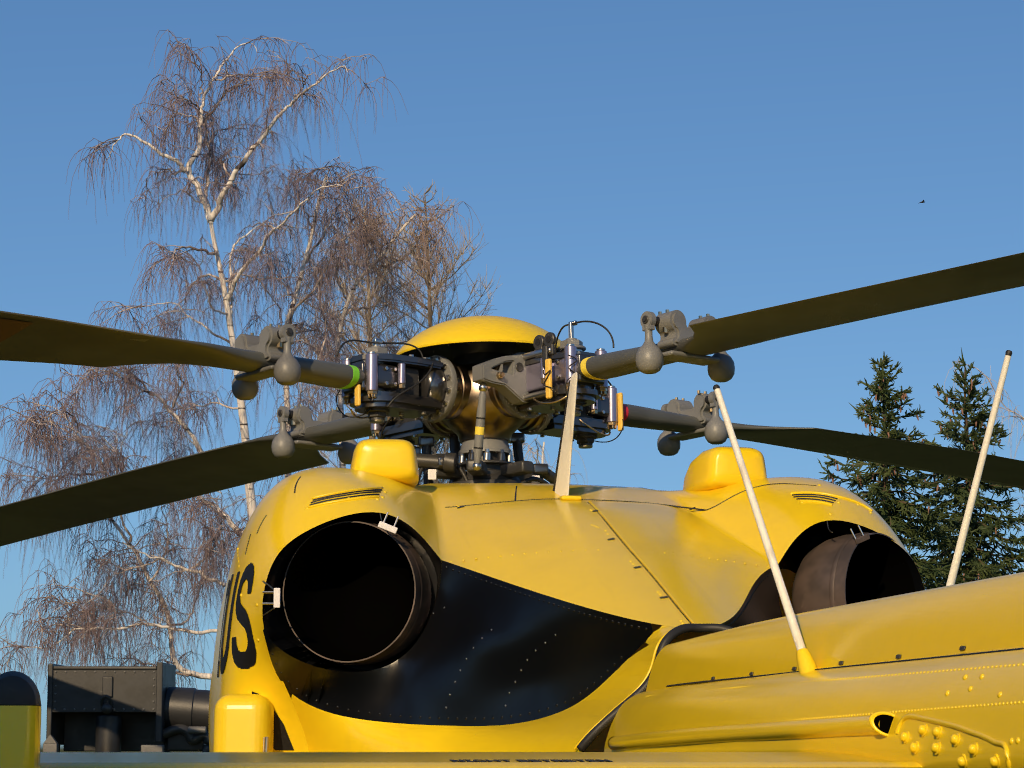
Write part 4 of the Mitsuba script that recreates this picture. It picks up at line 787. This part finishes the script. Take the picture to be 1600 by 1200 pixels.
# main birch, 42 m away
b1_trunk = [(2.86,35.38,2.58),(2.66,35.21,4),(2.49,35.09,5.07),(2.37,35.01,5.71),(2.28,34.95,6.24),(2.22,34.9,6.67),(2.15,34.82,7.31),(2.06,34.74,7.95),(1.96,34.67,8.58),(1.85,34.59,9.22),(1.73,34.52,9.86),(1.61,34.47,10.4),(1.49,34.42,10.91),(1.46,34.4,11.08)]
b1 = [
 ([(1.46,34.4,11.08),(1.33,34.43,11.38),(1.13,34.45,11.8),(1.05,34.5,11.98),(1.16,34.48,12.28),(1.25,34.46,12.64),(1.27,34.46,12.98),(1.3,34.48,13.18),(1.49,34.44,13.55),(1.68,34.4,13.89),(1.93,34.36,14.19),(2.06,34.38,14.22),(2.2,34.43,14.06)], .062, .010, 1.0),
 ([(1.04,34.35,11.94),(0.89,34.21,12.1),(0.72,34.07,12.23),(0.46,33.96,12.35),(0.23,33.84,12.46),(-0.03,33.74,12.46),(-0.18,33.65,12.31),(-0.3,33.57,11.99)], .040, .008, .8),
 ([(1.45,34.67,11.31),(1.38,34.78,11.89),(1.38,34.88,12.45),(1.35,34.99,12.95),(1.32,35.12,13.32)], .035, .012, .7),
 ([(1.47,34.39,11.11),(1.61,34.22,11.34),(1.75,34.03,11.67),(1.98,33.82,11.99),(2.22,33.62,12.32),(2.39,33.44,12.54),(2.62,33.25,12.77),(2.8,33.09,12.9),(3.06,32.9,13.06),(3.23,32.74,13.19),(3.37,32.59,13.25),(3.46,32.48,13.12)], .055, .010, .8),
 ([(2.74,33.16,12.91),(2.79,33.02,13.11),(2.9,32.88,13.21),(3.01,32.76,13.18)], .018, .008, .8), ([(1.81,34.03,11.72),(1.67,34.39,12.21),(1.53,34.8,12.44),(1.37,35.23,12.53)], .020, .008, .8),
 ([(2.18,33.57,12.28),(2.25,33.53,12.46),(2.27,33.5,12.62)], .014, .007, .3), ([(1.38,34.42,12.41),(1.58,34.6,12.79),(1.85,34.8,12.96),(2.13,35.01,13.05)], .018, .007, .8),
 ([(1.31,34.49,12.75),(1.57,34.56,13.15),(1.77,34.66,13.39),(2.1,34.74,13.66),(2.18,34.89,13.81)], .026, .008, .8), ([(1.5,34.54,13.56),(1.74,34.35,13.61),(2.05,34.17,13.61),(2.36,33.99,13.57),(2.54,33.85,13.41)], .018, .006, .9),
 ([(1.25,34.53,13.2),(1.24,34.47,13.62),(1.13,34.48,13.74),(1.04,34.49,13.74)], .016, .006, .6), ([(1.24,34.48,12.91),(1.04,34.26,12.98),(0.77,34.08,12.93),(0.44,33.91,12.9)], .016, .006, .6),
 ([(1.22,34.5,12.75),(1.07,34.84,13),(0.83,35.21,13.09),(0.62,35.61,13)], .016, .006, .8), ([(1.02,34.36,11.91),(0.82,34.65,12.04),(0.64,34.94,12.16),(0.4,35.29,11.99)], .016, .006, .8),
 ([(1.35,34.38,11.36),(1.13,34.39,11.57),(0.82,34.45,11.57),(0.56,34.54,11.25)], .014, .006, .7), ([(1.64,34.72,11.44),(1.49,35,11.83),(1.74,35.2,12.2)], .014, .006, .7),
 ([(1.56,34.45,10.57),(1.46,34.27,10.52),(1.18,34.12,10.52),(0.92,33.98,10.38),(0.79,33.84,10.13),(0.62,33.71,9.83)], .028, .007, .8),
 ([(1.83,34.58,9.38),(1.83,34.72,10.33),(2.01,34.9,10.86),(2.3,35.09,11.14),(2.58,35.32,11.16),(2.77,35.59,11.08)], .036, .008, .7),
 ([(1.78,34.53,9.76),(1.97,34.21,10.28),(2.29,33.9,10.58),(2.47,33.63,10.77),(2.66,33.37,10.91),(2.88,33.1,11.09),(3.1,32.84,11.17),(3.31,32.6,11.08)], .040, .008, .9),
 ([(3.23,34.01,11.43),(3.37,34.13,11.83),(3.48,34.27,12.13),(3.62,34.44,12.15)], .018, .006, .9), ([(2.44,33.24,10.68),(2.3,33.1,10.86),(2.12,33,10.88),(1.94,32.93,10.66)], .018, .006, .8),
 ([(1.72,34.7,10.11),(1.43,35,10.27),(1.22,35.33,10.16),(1.09,35.71,9.61)], .022, .007, .8), ([(1.8,34.56,9.54),(1.54,34.31,9.71),(1.32,33.97,10.4),(1.24,33.69,10.58)], .018, .007, .6),
 ([(1.65,34.51,10.08),(2.2,34.65,10.23),(2.55,34.92,9.85),(2.75,35.23,9.36)], .020, .007, .7),
 ([(1.89,34.62,9.01),(1.51,34.66,9.22),(1.19,34.69,9.44),(0.76,34.72,9.76),(0.28,34.81,9.76),(0.02,34.88,9.65)], .022, .006, .9), ([(1.98,34.7,8.37),(2.4,34.89,8.85),(2.75,35.13,9.12),(3.11,35.41,9.08)], .022, .007, .7),
]
b1b = [
 ([(1.74,34.95,6.93),(1.32,34.76,7.37),(0.86,34.57,7.87),(0.58,34.38,8.11),(0.22,34.23,8.25),(-0.09,34.06,8.39),(-0.4,33.91,8.41)], .050, .010, 1.0), ([(0.88,34.15,7.88),(0.89,34.12,8.1),(0.87,34.1,8.29),(0.83,34.07,8.52)], .022, .010, .7),
 ([(0.59,34.48,8.12),(0.29,34.25,8.37),(-0.09,34.02,8.64),(-0.4,33.85,8.45),(-0.61,33.66,8.26)], .018, .006, 1.0),
 ([(2.06,34.74,7.95),(1.66,34.97,8.12),(1.25,35.22,8.1),(0.92,35.47,8.01)], .020, .007, .8), ([(2.22,34.9,6.67),(2.62,34.72,7.41),(2.87,34.6,7.84),(3.02,34.48,8.48)], .030, .008, .8),
 ([(2.32,34.99,5.92),(2.04,35.03,6.01),(1.89,35.02,6.27),(1.54,35.06,6.5),(1.15,35.07,6.88),(0.93,35.05,7.31)], .055, .012, .9),
 ([(2.48,35.12,4.85),(1.88,35.13,5.01),(1.21,35.13,5.29),(0.76,35.11,5.45),(0.41,35.09,5.52),(0.12,35.04,5.68)], .045, .010, .9),
 ([(2.7,35.59,3.46),(1.98,35.63,3.51),(1.36,35.66,3.55),(1.08,35.6,3.75),(1,35.43,4.36),(0.6,35.32,5.07),(0.27,35.2,5.72),(-0.05,35.12,6.08),(-0.16,34.94,6.86),(-0.43,34.85,7.24),(-0.66,34.77,7.49),(-0.99,34.69,7.86),(-1.15,34.62,7.91),(-1.37,34.58,7.92)], .060, .008, 1.0),
 ([(2.66,35.2,4.11),(1.77,35.21,4.25),(1.32,35.17,4.22),(0.96,35.09,4.26),(0.6,35.02,4.32),(0.17,34.98,4.27),(-0.32,34.93,4.29),(-0.75,34.89,4.24),(-1.01,34.84,4.01),(-1.52,34.81,3.97),(-1.69,34.75,3.66)], .038, .007, 1.0),
 ([(0.58,35.04,5.05),(0.87,35.18,5.59),(0.88,35.35,6.25),(0.81,35.58,6.71)], .022, .007, .8), ([(0.25,34.8,5.69),(0.14,34.53,6.27),(0.14,34.22,6.98),(0.19,33.9,7.68)], .022, .007, .9),
 ([(-0.06,34.91,6.06),(-0.43,34.95,6.3),(-0.79,35.01,6.3),(-1.1,35.1,6.14)], .020, .006, 1.0), ([(-0.17,34.61,6.83),(-0.55,34.69,6.8),(-0.91,34.76,6.75),(-1.38,34.87,6.65),(-1.58,34.93,6.49)], .020, .006, 1.0),
 ([(-0.66,34.51,7.46),(-0.79,34.26,7.7),(-1.04,34.08,7.62),(-1.29,33.94,7.23)], .016, .006, 1.0), ([(0.76,35.15,5.46),(0.39,35.23,5.37),(-0.07,35.35,5.16),(-0.38,35.47,4.79),(-0.69,35.53,4.74)], .020, .006, 1.0),
 ([(1,35.47,4.36),(1.32,35.37,4.64),(1.52,35.26,5.17),(1.61,35.17,5.6)], .022, .007, .8), ([(1.35,35.53,3.54),(0.92,35.85,3.67),(0.57,36.16,3.75),(0.37,36.48,3.6),(0.28,36.78,3.39)], .020, .006, .9),
 ([(1.29,35.08,5.29),(1.6,34.96,5.69),(1.69,34.86,6.22),(1.66,34.82,6.54)], .022, .007, .9), ([(2.4,35.53,5.64),(1.96,35.59,5.86),(1.64,35.65,5.8),(1.33,35.75,5.53)], .022, .007, 1.0),
 ([(-0.3,35.73,4.32),(-0.69,35.75,4.69),(-1.01,35.79,4.8),(-1.22,35.87,4.53)], .014, .006, 1.0), ([(0.62,35.55,4.34),(0.05,35.61,4.64),(-0.48,35.72,4.59),(-0.84,35.82,4.38)], .014, .006, 1.0),
]
nt = birch('birch_tree', 'tall white-barked birch with drooping bare twigs behind the left rotor blades', b1_trunk, .105, [(l, a, b, d*.58) for l, a, b, d in b1] + b1b, 11, dens=1.22)
b2_trunk = [(3.17,37.31,3.08),(3.11,36.99,5.31),(3.03,36.68,7.54),(2.97,36.52,8.66),(2.92,36.42,9.44),(2.97,36.36,9.78),(3.1,36.27,10.2),(3.22,36.17,10.75),(3.3,36.11,11.06),(3.36,36.05,11.34),(3.39,36.02,11.56),(3.51,35.92,12.06),(3.57,35.87,12.3)]
b2 = [([(2.97,36.37,9.66),(3.16,36.02,10.07),(3.45,35.67,10.35),(3.63,35.32,10.75),(3.7,35.01,11.02)], .028, .008, 1.0), ([(3.1,36.27,10.2),(2.87,36.61,10.51),(2.73,36.92,10.91),(2.69,37.23,11.2)], .022, .007, 1.0), ([(3.22,36.17,10.75),(3.47,35.9,11.2),(3.61,35.66,11.61),(3.8,35.41,12.02),(3.83,35.22,12.23)], .024, .007, 1.0),
      ([(3.36,36.05,11.34),(3.09,36.06,11.67),(2.91,36.04,12.01),(2.93,36.02,12.12)], .018, .006, 1.0), ([(3.51,35.92,12.06),(3.68,35.85,12.34),(3.79,35.81,12.43),(3.9,35.81,12.29)], .014, .006, 1.0), ([(2.97,36.52,8.66),(3.58,36.68,9.16),(3.82,36.87,9.89),(4.08,37.12,10.17)], .030, .008, 1.0),
      ([(3.03,36.68,7.54),(3.34,36.52,8.21),(3.55,36.41,8.66),(3.72,36.36,8.77)], .030, .008, .8), ([(2.96,36.51,8.77),(2.71,36.52,8.99),(2.55,36.59,8.77),(2.45,36.65,8.44)], .022, .007, .8)]
nt += birch('birch_tree_001', 'slender birch with reddish twigs between the tall birch and the yellow dome', b2_trunk, .075, b2, 12)
b3_trunk = [(4.52,40.13,3.13),(4.36,39.63,6.7),(4.24,39.3,9.09),(4.19,39.2,9.86),(4.32,39.08,10.5),(4.54,38.96,11.02),(4.87,38.85,11.37),(5.15,38.74,11.75),(5.42,38.64,12.09),(5.57,38.58,12.25)]
b3 = [([(4.27,39.14,10.16),(4.52,38.79,10.48),(4.84,38.46,10.55),(5.15,38.1,10.86),(5.34,37.79,10.93)], .030, .008, 1.2), ([(4.54,38.96,11.02),(4.51,39.23,11.54),(4.66,39.47,12.09),(4.75,39.71,12.64)], .028, .007, 1.2), ([(4.19,39.2,9.86),(3.97,39.18,10.28),(3.77,39.13,10.88),(3.82,39.03,11.47),(3.87,38.97,11.83)], .028, .007, 1.2),
      ([(4.87,38.85,11.37),(4.95,38.43,11.76),(4.84,38.07,12.05),(4.85,37.72,12.1)], .018, .006, 1.2), ([(4.37,39.05,10.64),(4.18,39.02,11.12),(4.23,38.94,11.59),(4.27,38.84,12.19)], .022, .007, 1.2), ([(4.26,39.3,9.09),(4.74,39.47,9.62),(5.26,39.68,9.91),(5.67,39.94,9.9)], .030, .008, 1.0),
      ([(4.71,38.9,11.19),(5.13,38.82,11.24),(5.48,38.72,11.47),(5.65,38.65,11.71)], .020, .006, 1.2), ([(4.23,39.27,9.33),(3.99,39.28,9.57),(3.74,39.29,9.8),(3.62,39.28,10.04)], .022, .007, 1.0), ([(5.15,38.74,11.75),(5.28,38.67,12.07),(5.45,38.61,12.25),(5.7,38.59,12.07)], .014, .006, 1.2)]
nt += birch('birch_tree_002', 'leaning birch crowded with brown twigs just left of the yellow dome', b3_trunk, .08, b3, 13, 'brown_twig', 1.15)
b4_trunk = [(7.93,38.46,3.11),(7.92,38.11,5.44),(7.89,37.91,6.84),(7.84,37.82,7.54),(7.86,37.76,7.89)]
b4 = [([(7.89,37.95,6.61),(7.71,37.91,7.08),(7.58,37.87,7.54),(7.53,37.83,7.89)], .022, .006, .8), ([(7.89,37.93,6.73),(8.11,37.82,7.19),(8.21,37.75,7.54),(8.27,37.7,7.78)], .020, .006, .8), ([(7.85,37.85,7.31),(7.7,37.81,7.78),(7.68,37.78,8.01)], .014, .006, .8)]
nt += birch('birch_tree_003', 'small bare birch top seen through the gap right of the rotor mast', b4_trunk, .05, b4, 15, 'larch_twig', .7, spread=.5)
b5_trunk = [(18.54,38.49,3.14),(18.42,38.16,5.58),(18.31,37.91,7.4),(18.21,37.69,8.99),(18.06,37.61,9.72)]
b5 = [([(18.4,38.07,6.19),(17.83,38.02,7.28),(17.45,38.02,7.77),(17.2,38.03,8.01)], .028, .006, .6), ([(18.3,37.86,7.77),(17.8,37.84,8.5),(17.36,37.85,8.99),(17.13,37.78,9.78)], .022, .005, .5), ([(18.34,37.95,7.04),(17.69,37.94,8.01),(17.31,37.92,8.62),(17.06,37.95,8.74)], .022, .005, .6), ([(18.41,38.16,5.58),(17.73,38.16,6.43),(17.35,38.16,6.92),(17.23,38.15,7.16)], .024, .006, .6)]
nt += birch('birch_tree_004', 'bare tree at the right edge reaching in beside the second spruce', b5_trunk, .07, b5, 16, 'larch_twig', .55, spread=.8)
# larches: straight stem, up-swept fine branches
def larch(name, lbl, stem, r, height_px_w, seed, twig='larch_twig', dens=1.0):
    R = np.random.default_rng(seed); labels[name] = {'label': lbl, 'category': 'tree'}
    s = np.array(stem); foot = np.array((s[0, 0], s[0, 1], -.1)); p = spl(np.vstack([foot, s]), 70)
    add(name+'__trunk', tube(p, np.linspace(r*1.4, .012, 70), 10), 'larch_bark', True)
    big, tw = Bunch(), Bunch(); top = p[-1]; bot_z = 2.0
    for q in range(int(150*dens)):
        z = top[2] - (R.uniform(0, 1)**1.1)*(top[2]-bot_z); i = int(np.argmin(abs(p[:, 2]-z))); o = p[i]
        u = (top[2]-z); L = min(.25 + u*height_px_w, 2.3)*R.uniform(.75, 1.1); a = R.uniform(0, 2*np.pi)
        d = np.array([math.cos(a), math.sin(a), .55]); n = 10; pts = [o]; v = d/np.linalg.norm(d); b = o
        for j in range(n-1):
            v = v + np.array([0, 0, .06]) + R.normal(0, .07, 3); v /= np.linalg.norm(v); b = b + v*L/(n-1); pts.append(b)
        pts = np.array(pts); big.add(pts, np.linspace(.015, .006, n), 4)
        for w in range(int(L*17)):
            j = int(R.uniform(2, n-.01)); dd = pts[j]-pts[j-1]; dd /= np.linalg.norm(dd); c = R.normal(0, .75, 3); c[2] = abs(c[2])*.5+.15
            e = dd*.8 + c; e /= np.linalg.norm(e); l2 = R.uniform(.15, .55)*min(1, L); m1 = pts[j]+e*l2*.5+R.normal(0, .02, 3); m2 = m1 + (e+np.array([0, 0, .35]))*l2*.5
            tw.add(np.array([pts[j], m1, m2]), np.array([.0065, .005, .003]))
            if R.uniform() < .8: tw.add(np.array([m1, m1 + (e+R.normal(0, .6, 3))*l2*.4]), np.array([.005, .003]))
    add(name+'__branches', big.mesh(), 'larch_bark', True, kind='stuff'); add(name+'__twigs', tw.mesh(), twig, False, kind='stuff')
    return tw.n
nt += larch('larch_tree', 'bare tan larch with a pointed top directly behind the yellow dome', [(6.61,42.62,4.44),(6.46,42.09,8.25),(6.39,41.84,10.03),(6.33,41.7,11.04),(6.27,41.57,12.06),(6.21,41.46,12.82),(6.17,41.4,13.29)], .13, .62, 21)
nt += larch('larch_tree_001', 'bare larch with a rounded top between the leaning birch and the larch behind the dome', [(5.88,45.83,4.57),(5.67,45.27,8.6),(5.55,44.94,11.02),(5.45,44.72,12.64),(5.37,44.6,13.58),(5.34,44.56,13.9)], .12, .50, 22, dens=.8)
# spruces
def spruce(name, lbl, stem, seed, wid, cones=90, dens=1.0):
    R = np.random.default_rng(seed); labels[name] = {'label': lbl, 'category': 'tree'}
    s = np.array(stem); foot = np.array((s[0, 0], s[0, 1], -.1)); p = spl(np.vstack([foot, s]), 60); top = p[-1]; H_ = top[2]
    add(name+'__trunk', tube(p, np.linspace(.20, .012, 60), 10), 'spruce_bark', True)
    nb, bb, cb = Bunch(), Bunch(), []
    def spray(o, d, l, r):
        e = o + d*l; m = (o+e)/2 + np.array([0, 0, -.03*l]) + R.normal(0, .010, 3)
        nb.add(np.array([o, m, e]), np.array([r*.8, r, r*.2]), 3)
    z = H_ - .08; a = R.uniform(0, 6.28)
    while z > 1.8:
        u = H_ - z; i = int(np.argmin(abs(p[:, 2]-z))); o = p[i]; a += 2.39996 + R.normal(0, .35)
        L = min((.09 + wid*u**.78)*R.uniform(.60, 1.25), 2.9)
        up = np.interp(u, [0, .8, 2.5, 6], [1.1, .55, .12, -.12]) + R.normal(0, .08); d = np.array([math.cos(a), math.sin(a), up]); d /= np.linalg.norm(d); n = 8; b = o; pts = [o]
        for j in range(n-1):
            d = d + np.array([0, 0, (-.12 if j < 4 else .20)*min(u*.5, 1)]) + R.normal(0, .06, 3); d /= np.linalg.norm(d); b = b + d*L/(n-1); pts.append(b)
        pts = np.array(pts); bb.add(pts, np.linspace(.012+.003*u, .005, n), 4)
        q0 = (pts[-1]-pts[-2])/np.linalg.norm(pts[-1]-pts[-2])
        for y in range(3): spray(pts[-2+min(y, 0)], q0 + (R.normal(0, .35, 3) if y else 0), .17, .018)
        for j in range(1, n):      # needles along the bough itself
            spray(pts[j-1], (pts[j]-pts[j-1])/np.linalg.norm(pts[j]-pts[j-1]), L/(n-1)*1.1, .019)
        for w in range(int(L*30*dens)+4):
            j = int(R.uniform(1, n-.01)); t = R.uniform(); c = pts[j-1]*(1-t)+pts[j]*t; dd = pts[j]-pts[j-1]; dd /= np.linalg.norm(dd)
            sd = np.cross(dd, [0, 0, 1]); sd /= np.linalg.norm(sd)+1e-9; sg = R.choice([-1, 1])
            e = dd*R.uniform(.3, .9) + sd*sg*R.uniform(.2, .9) + np.array([0, 0, R.normal(-.30 if u > 1.5 else .15, .35)]); e /= np.linalg.norm(e)
            l = R.uniform(.12, .40)*min(1, .35+L*.6)*(1-.4*j/n); spray(c, e, l, R.uniform(.013, .020))
            if l > .11:
                for y in range(3):
                    e2 = e*.8 + R.normal(0, .5, 3) + np.array([0, 0, -.15]); e2 /= np.linalg.norm(e2); spray(c+e*l*R.uniform(.2, .9), e2, l*R.uniform(.4, .65), .014)
        if .5 < u < 4.6 and cones > 0:
            for w in range(R.poisson(cones/100.0*(1.15 if u < 2.2 else .30))):
                j = int(R.uniform(n*.45, n-.01)); c = pts[j] + R.normal(0, .03, 3)
                cb.append(lathe([(0, .01), (.010, 0), (.018, -.03), (.019, -.065), (.013, -.11), (.004, -.13), (0, -.132)], 7, c + np.array([0, 0, -.01]), (R.normal(0, .12), R.normal(0, .12), 1)))
        z -= R.uniform(.025, .055) if u > .5 else R.uniform(.04, .09)
    spray(top-np.array([0, 0, .30]), np.array([.02, 0, 1.0]), .32, .020)
    add(name+'__branches', bb.mesh(), 'spruce_bark', True, kind='stuff'); add(name+'__needles', nb.mesh(), 'spruce_needles', 60, kind='stuff')
    if cb: add(name+'__cones', cat(cb), 'cone_brown', True, kind='stuff')
    return nb.n
ns = spruce('spruce_tree', 'dark green spruce with hanging brown cones, left of the two at right', [(13.88,36.3,3.09),(13.79,35.98,5.38),(13.72,35.74,7.09),(13.67,35.58,8.23),(13.63,35.51,8.8),(13.62,35.44,9.24)], 31, .53, 150, .85)
ns += spruce('spruce_tree_001', 'dark green spruce with brown cones behind the right whip antenna', [(16.12,37.93,3.13),(16.01,37.6,5.51),(15.92,37.37,7.18),(15.85,37.2,8.37),(15.81,37.12,8.97),(15.8,37.06,9.39)], 32, .54, 140, .85)
ns += spruce('spruce_tree_002', 'lower spruce at the right edge below the far rotor blade', [(18.93,40.47,3.17),(18.84,40.21,5.08),(18.78,40.03,6.35),(18.72,39.87,7.49)], 33, .75, 10, .8)
TWIGS = (nt, ns)
# ------------------------------------------------------------------ black machine beside the helicopter, left
MK = 'machine'
labels[MK] = {'label': 'black riveted steel box with a drum at its side, left of the cowling', 'category': 'machine'}
D = 11.0
mo = np.array((-0.9345,4.2326,2.4952)); mr = np.array([0.98242445, -0.18666065, 0]); mf = np.array([0.18666, 0.98242, 0]); MM = np.eye(4); MM[:3, 0], MM[:3, 1], MM[:3, 2], MM[:3, 3] = mr, mf, [0, 0, 1], mo
u = 11.0/3900
def mbox(x0, x1, z0, z1, y0, y1, r=.004): return bx(((x0+x1)/2*u, (y0+y1)/2, (z0+z1)/2*u), ((x1-x0)*u, y1-y0, (z1-z0)*u), r, MM)
add(MK+'__panel', mbox(-86, 86, 0, 70, 0, .02), 'machine_black', 30)
add(MK+'__housing', cat([mbox(-84, 84, 2, 68, .021, .40)]), 'machine_black', 30)
add(MK+'__side_plate', mbox(-92, -84, -50, 76, -.01, .42), 'machine_black', 30); add(MK+'__side_plate', mbox(78, 88, -46, 78, -.01, .42), 'machine_black', 30)
add(MK+'__back_plate', mbox(-84, 78, -60, 2, .30, .33), 'machine_black', 30)
add(MK+'__top_rim', mbox(-84, 78, 66, 72, -.006, .02), 'machine_black', 30)
rv = [(x, z) for x in np.linspace(-80, 74, 11) for z in (5, 63)] + [(x, z) for x in (-80, 74) for z in (17, 29, 41, 52)]
add(MK+'__rivets', cat([lathe([(.0052, 0), (.004, .003), (0, .0045)], 8, (MM@[x*u, -.0005, z*u, 1])[:3], -mf) for x, z in rv]), 'skid_grey', True, kind='stuff')
add(MK+'__hook_plate', mbox(-6, 10, 24, 56, -.012, .001), 'machine_black', 30)
add(MK+'__ring', cat([tube([(MM@[(2+7*math.sin(t))*u, -.03-.02*math.cos(t), (14+11*math.cos(t))*u, 1])[:3] for t in np.linspace(0, 6.28, 24)], .0065, 8), tfm(trimesh.creation.icosphere(2, .024), at(np.eye(4), (MM@[3*u, -.03, 6*u, 1])[:3]))]), 'dark_steel', 40)
add(MK+'__post', cat([cyl((MM@[2*u, .05, -4*u, 1])[:3], (MM@[2*u, .05, -2.0, 1])[:3] + np.array([0, 0, 0]), 19*u, 28, bev=.006)]), 'machine_black', 40)
scene[MK+'__post'] = mikit.ply(cyl((MM@[2*u, .05, -4*u, 1])[:3], np.r_[(MM@[2*u, .05, 0, 1])[:2], 0.0], 20*u, 28, bev=.006), 'machine_black', 40)
add(MK+'__base', mbox(-120, 175, (0-mo[2])/u, (0.12-mo[2])/u, -.3, .7, .02), 'machine_black', 30)
add(MK+'__frame_leg', mbox(84, 92, (0.12-mo[2])/u, -40, .15, .22), 'machine_black', 30); add(MK+'__frame_leg', mbox(-92, -84, (0.12-mo[2])/u, -46, .15, .22), 'machine_black', 30)
dr0, dr1 = (MM@[88*u, .16, 6*u, 1])[:3], (MM@[163*u, .16, 2*u, 1])[:3]
add(MK+'__drum', lathe([(0, 0), (.100, 0), (.100, .12), (.094, .125), (.094, .20), (.097, .205), (.097, .212), (.03, .214), (.0, .214)], 40, dr0, dr1-dr0), 'machine_black', 40)
add(MK+'__drum_bracket', mbox(90, 150, -60, -28, .10, .24, .01), 'machine_black', 30)
add(MK+'__hose', tube(spl([(MM@[a*u, .06, b*u, 1])[:3] for a, b in ((86, -34), (100, -28), (118, -26), (128, -34), (132, -42), (152, -34), (158, -46), (150, -62))], 40), .022, 10), 'dark_steel', True)
add(MK+'__fitting', cat([cyl((MM@[128*u, .02, -27*u, 1])[:3], (MM@[156*u, .02, -27*u, 1])[:3], .016, 14, bev=.003), ]), 'skid_grey', 30)
add(MK+'__small_box', bx((74*u, .0, -56*u), (34*u, .06, 12*u), .004, MM), 'skid_grey', 30)
# small angular marker post left of the machine
add(MK+'__side_lug', cat([mbox(-96, -74, -66, -48, -.02, .03), tfm(prism([(-.03, 0), (.03, 0), (0, .04)], .04), at(frame(-mf, mr), (MM@[-85*u, .02, -48*u, 1])[:3]))]), 'skid_grey', 30)
# ------------------------------------------------------------------ a bird far off in the sky
bc = np.array((36.6194,95.4472,26.0488)); bm = [lathe([(0, -.12), (.03, -.06), (.04, .0), (.03, .07), (.012, .11), (0, .13)], 10, (0, 0, 0), (.9, -.4, .05))]
for s in (-1, 1): bm.append(tube([(0, 0, .01), (.03*s+.05, .10*s, .06), (-.02, .22*s, .03), (-.10, .30*s, .0)], [.03, .028, .018, .004], 6))
bm = cat(bm); bm.apply_scale([1, 1, 1]); bm.apply_translation(bc)
add('bird', bm, 'bird_black', True, label='tiny dark bird flying in the clear sky at upper right', cat='bird')

# ------------------------------------------------------------------ spruces outside the frame at left: the dark row that the glossy boom mirrors
def far_spruces():
    keep = dict(scene), dict(labels)
    spruce('spruce_tree_proto', 'x', [(0, 0, 0.5), (0, 0, 5), (.1, 0, 9.2)], 41, .50, 0, .2)
    grp = {k: v for k, v in scene.items() if k.startswith('spruce_tree_proto')}
    for k in grp: del scene[k]
    labels.pop('spruce_tree_proto'); [labels.pop(k, None) for k in grp]
    scene['spruce_group'] = {'type': 'shapegroup', **{k.split('__')[1]: v for k, v in grp.items()}}
    R = np.random.default_rng(5)
    labels['spruce_wood'] = {'label': 'dark spruce wood to the left of the birches', 'category': 'wood', 'kind': 'stuff'}
    for i, az in enumerate((-8.5, -11.5, -14.5, -17.5, -21, -25, -30, -36, -43, -51, -60, -72)):
        d = R.uniform(40, 50); s = R.uniform(1.8, 2.3); a = math.radians(az)
        scene[f'spruce_wood__{i+1:03d}'] = {'type': 'instance', 'shapegroup': {'type': 'ref', 'id': 'spruce_group'}, 'to_world': T4().translate([CAM[0]+d*math.sin(a), CAM[1]+d*math.cos(a), 0]).rotate([0, 0, 1], float(R.uniform(0, 360))).scale(float(s))}
far_spruces()

# ------------------------------------------------------------------ hangar behind the photographer: its shade lies on the left end of the stabilizer
def hangar():
    sh = SUN[:2]/np.linalg.norm(SUN[:2]); c = np.array([-.90, -4.0]) + sh*20; left = np.array([sh[1], -sh[0]]); back = sh
    M = np.eye(4); M[:2, 0] = left; M[:2, 1] = back; M[:3, 2] = [0, 0, -1]; M[:3, 3] = [*c, 0]; M[:3, 2] = [0, 0, 1]
    W, D_, Hh = 28.0, 16.0, 12.1
    labels['hangar'] = {'label': 'grey metal hangar standing behind the photographer, outside the picture', 'category': 'hangar'}
    def q(x0, x1, y0, y1, z0, z1): return tfm(trimesh.creation.box(bounds=[[x0, y0, z0], [x1, y1, z1]]), M)
    add('hangar__wall', q(0, W, 0, .3, 0, Hh), 'hangar_grey', False); add('hangar__wall', q(0, .3, .3, D_, 0, Hh), 'hangar_grey', False)
    add('hangar__wall', q(W-.3, W, .3, D_, 0, Hh), 'hangar_grey', False); add('hangar__wall', q(.3, W-.3, D_-.3, D_, 0, Hh), 'hangar_grey', False)
    add('hangar__roof', q(-.02, W+.02, -.02, D_+.02, Hh+.003, Hh+.25), 'hangar_grey', False)
    for i in range(4): add('hangar__door', q(3+i*5.6, 8.5+i*5.6, -.12, -.003, 0.02, 8.0), 'hangar_door', False)
hangar()
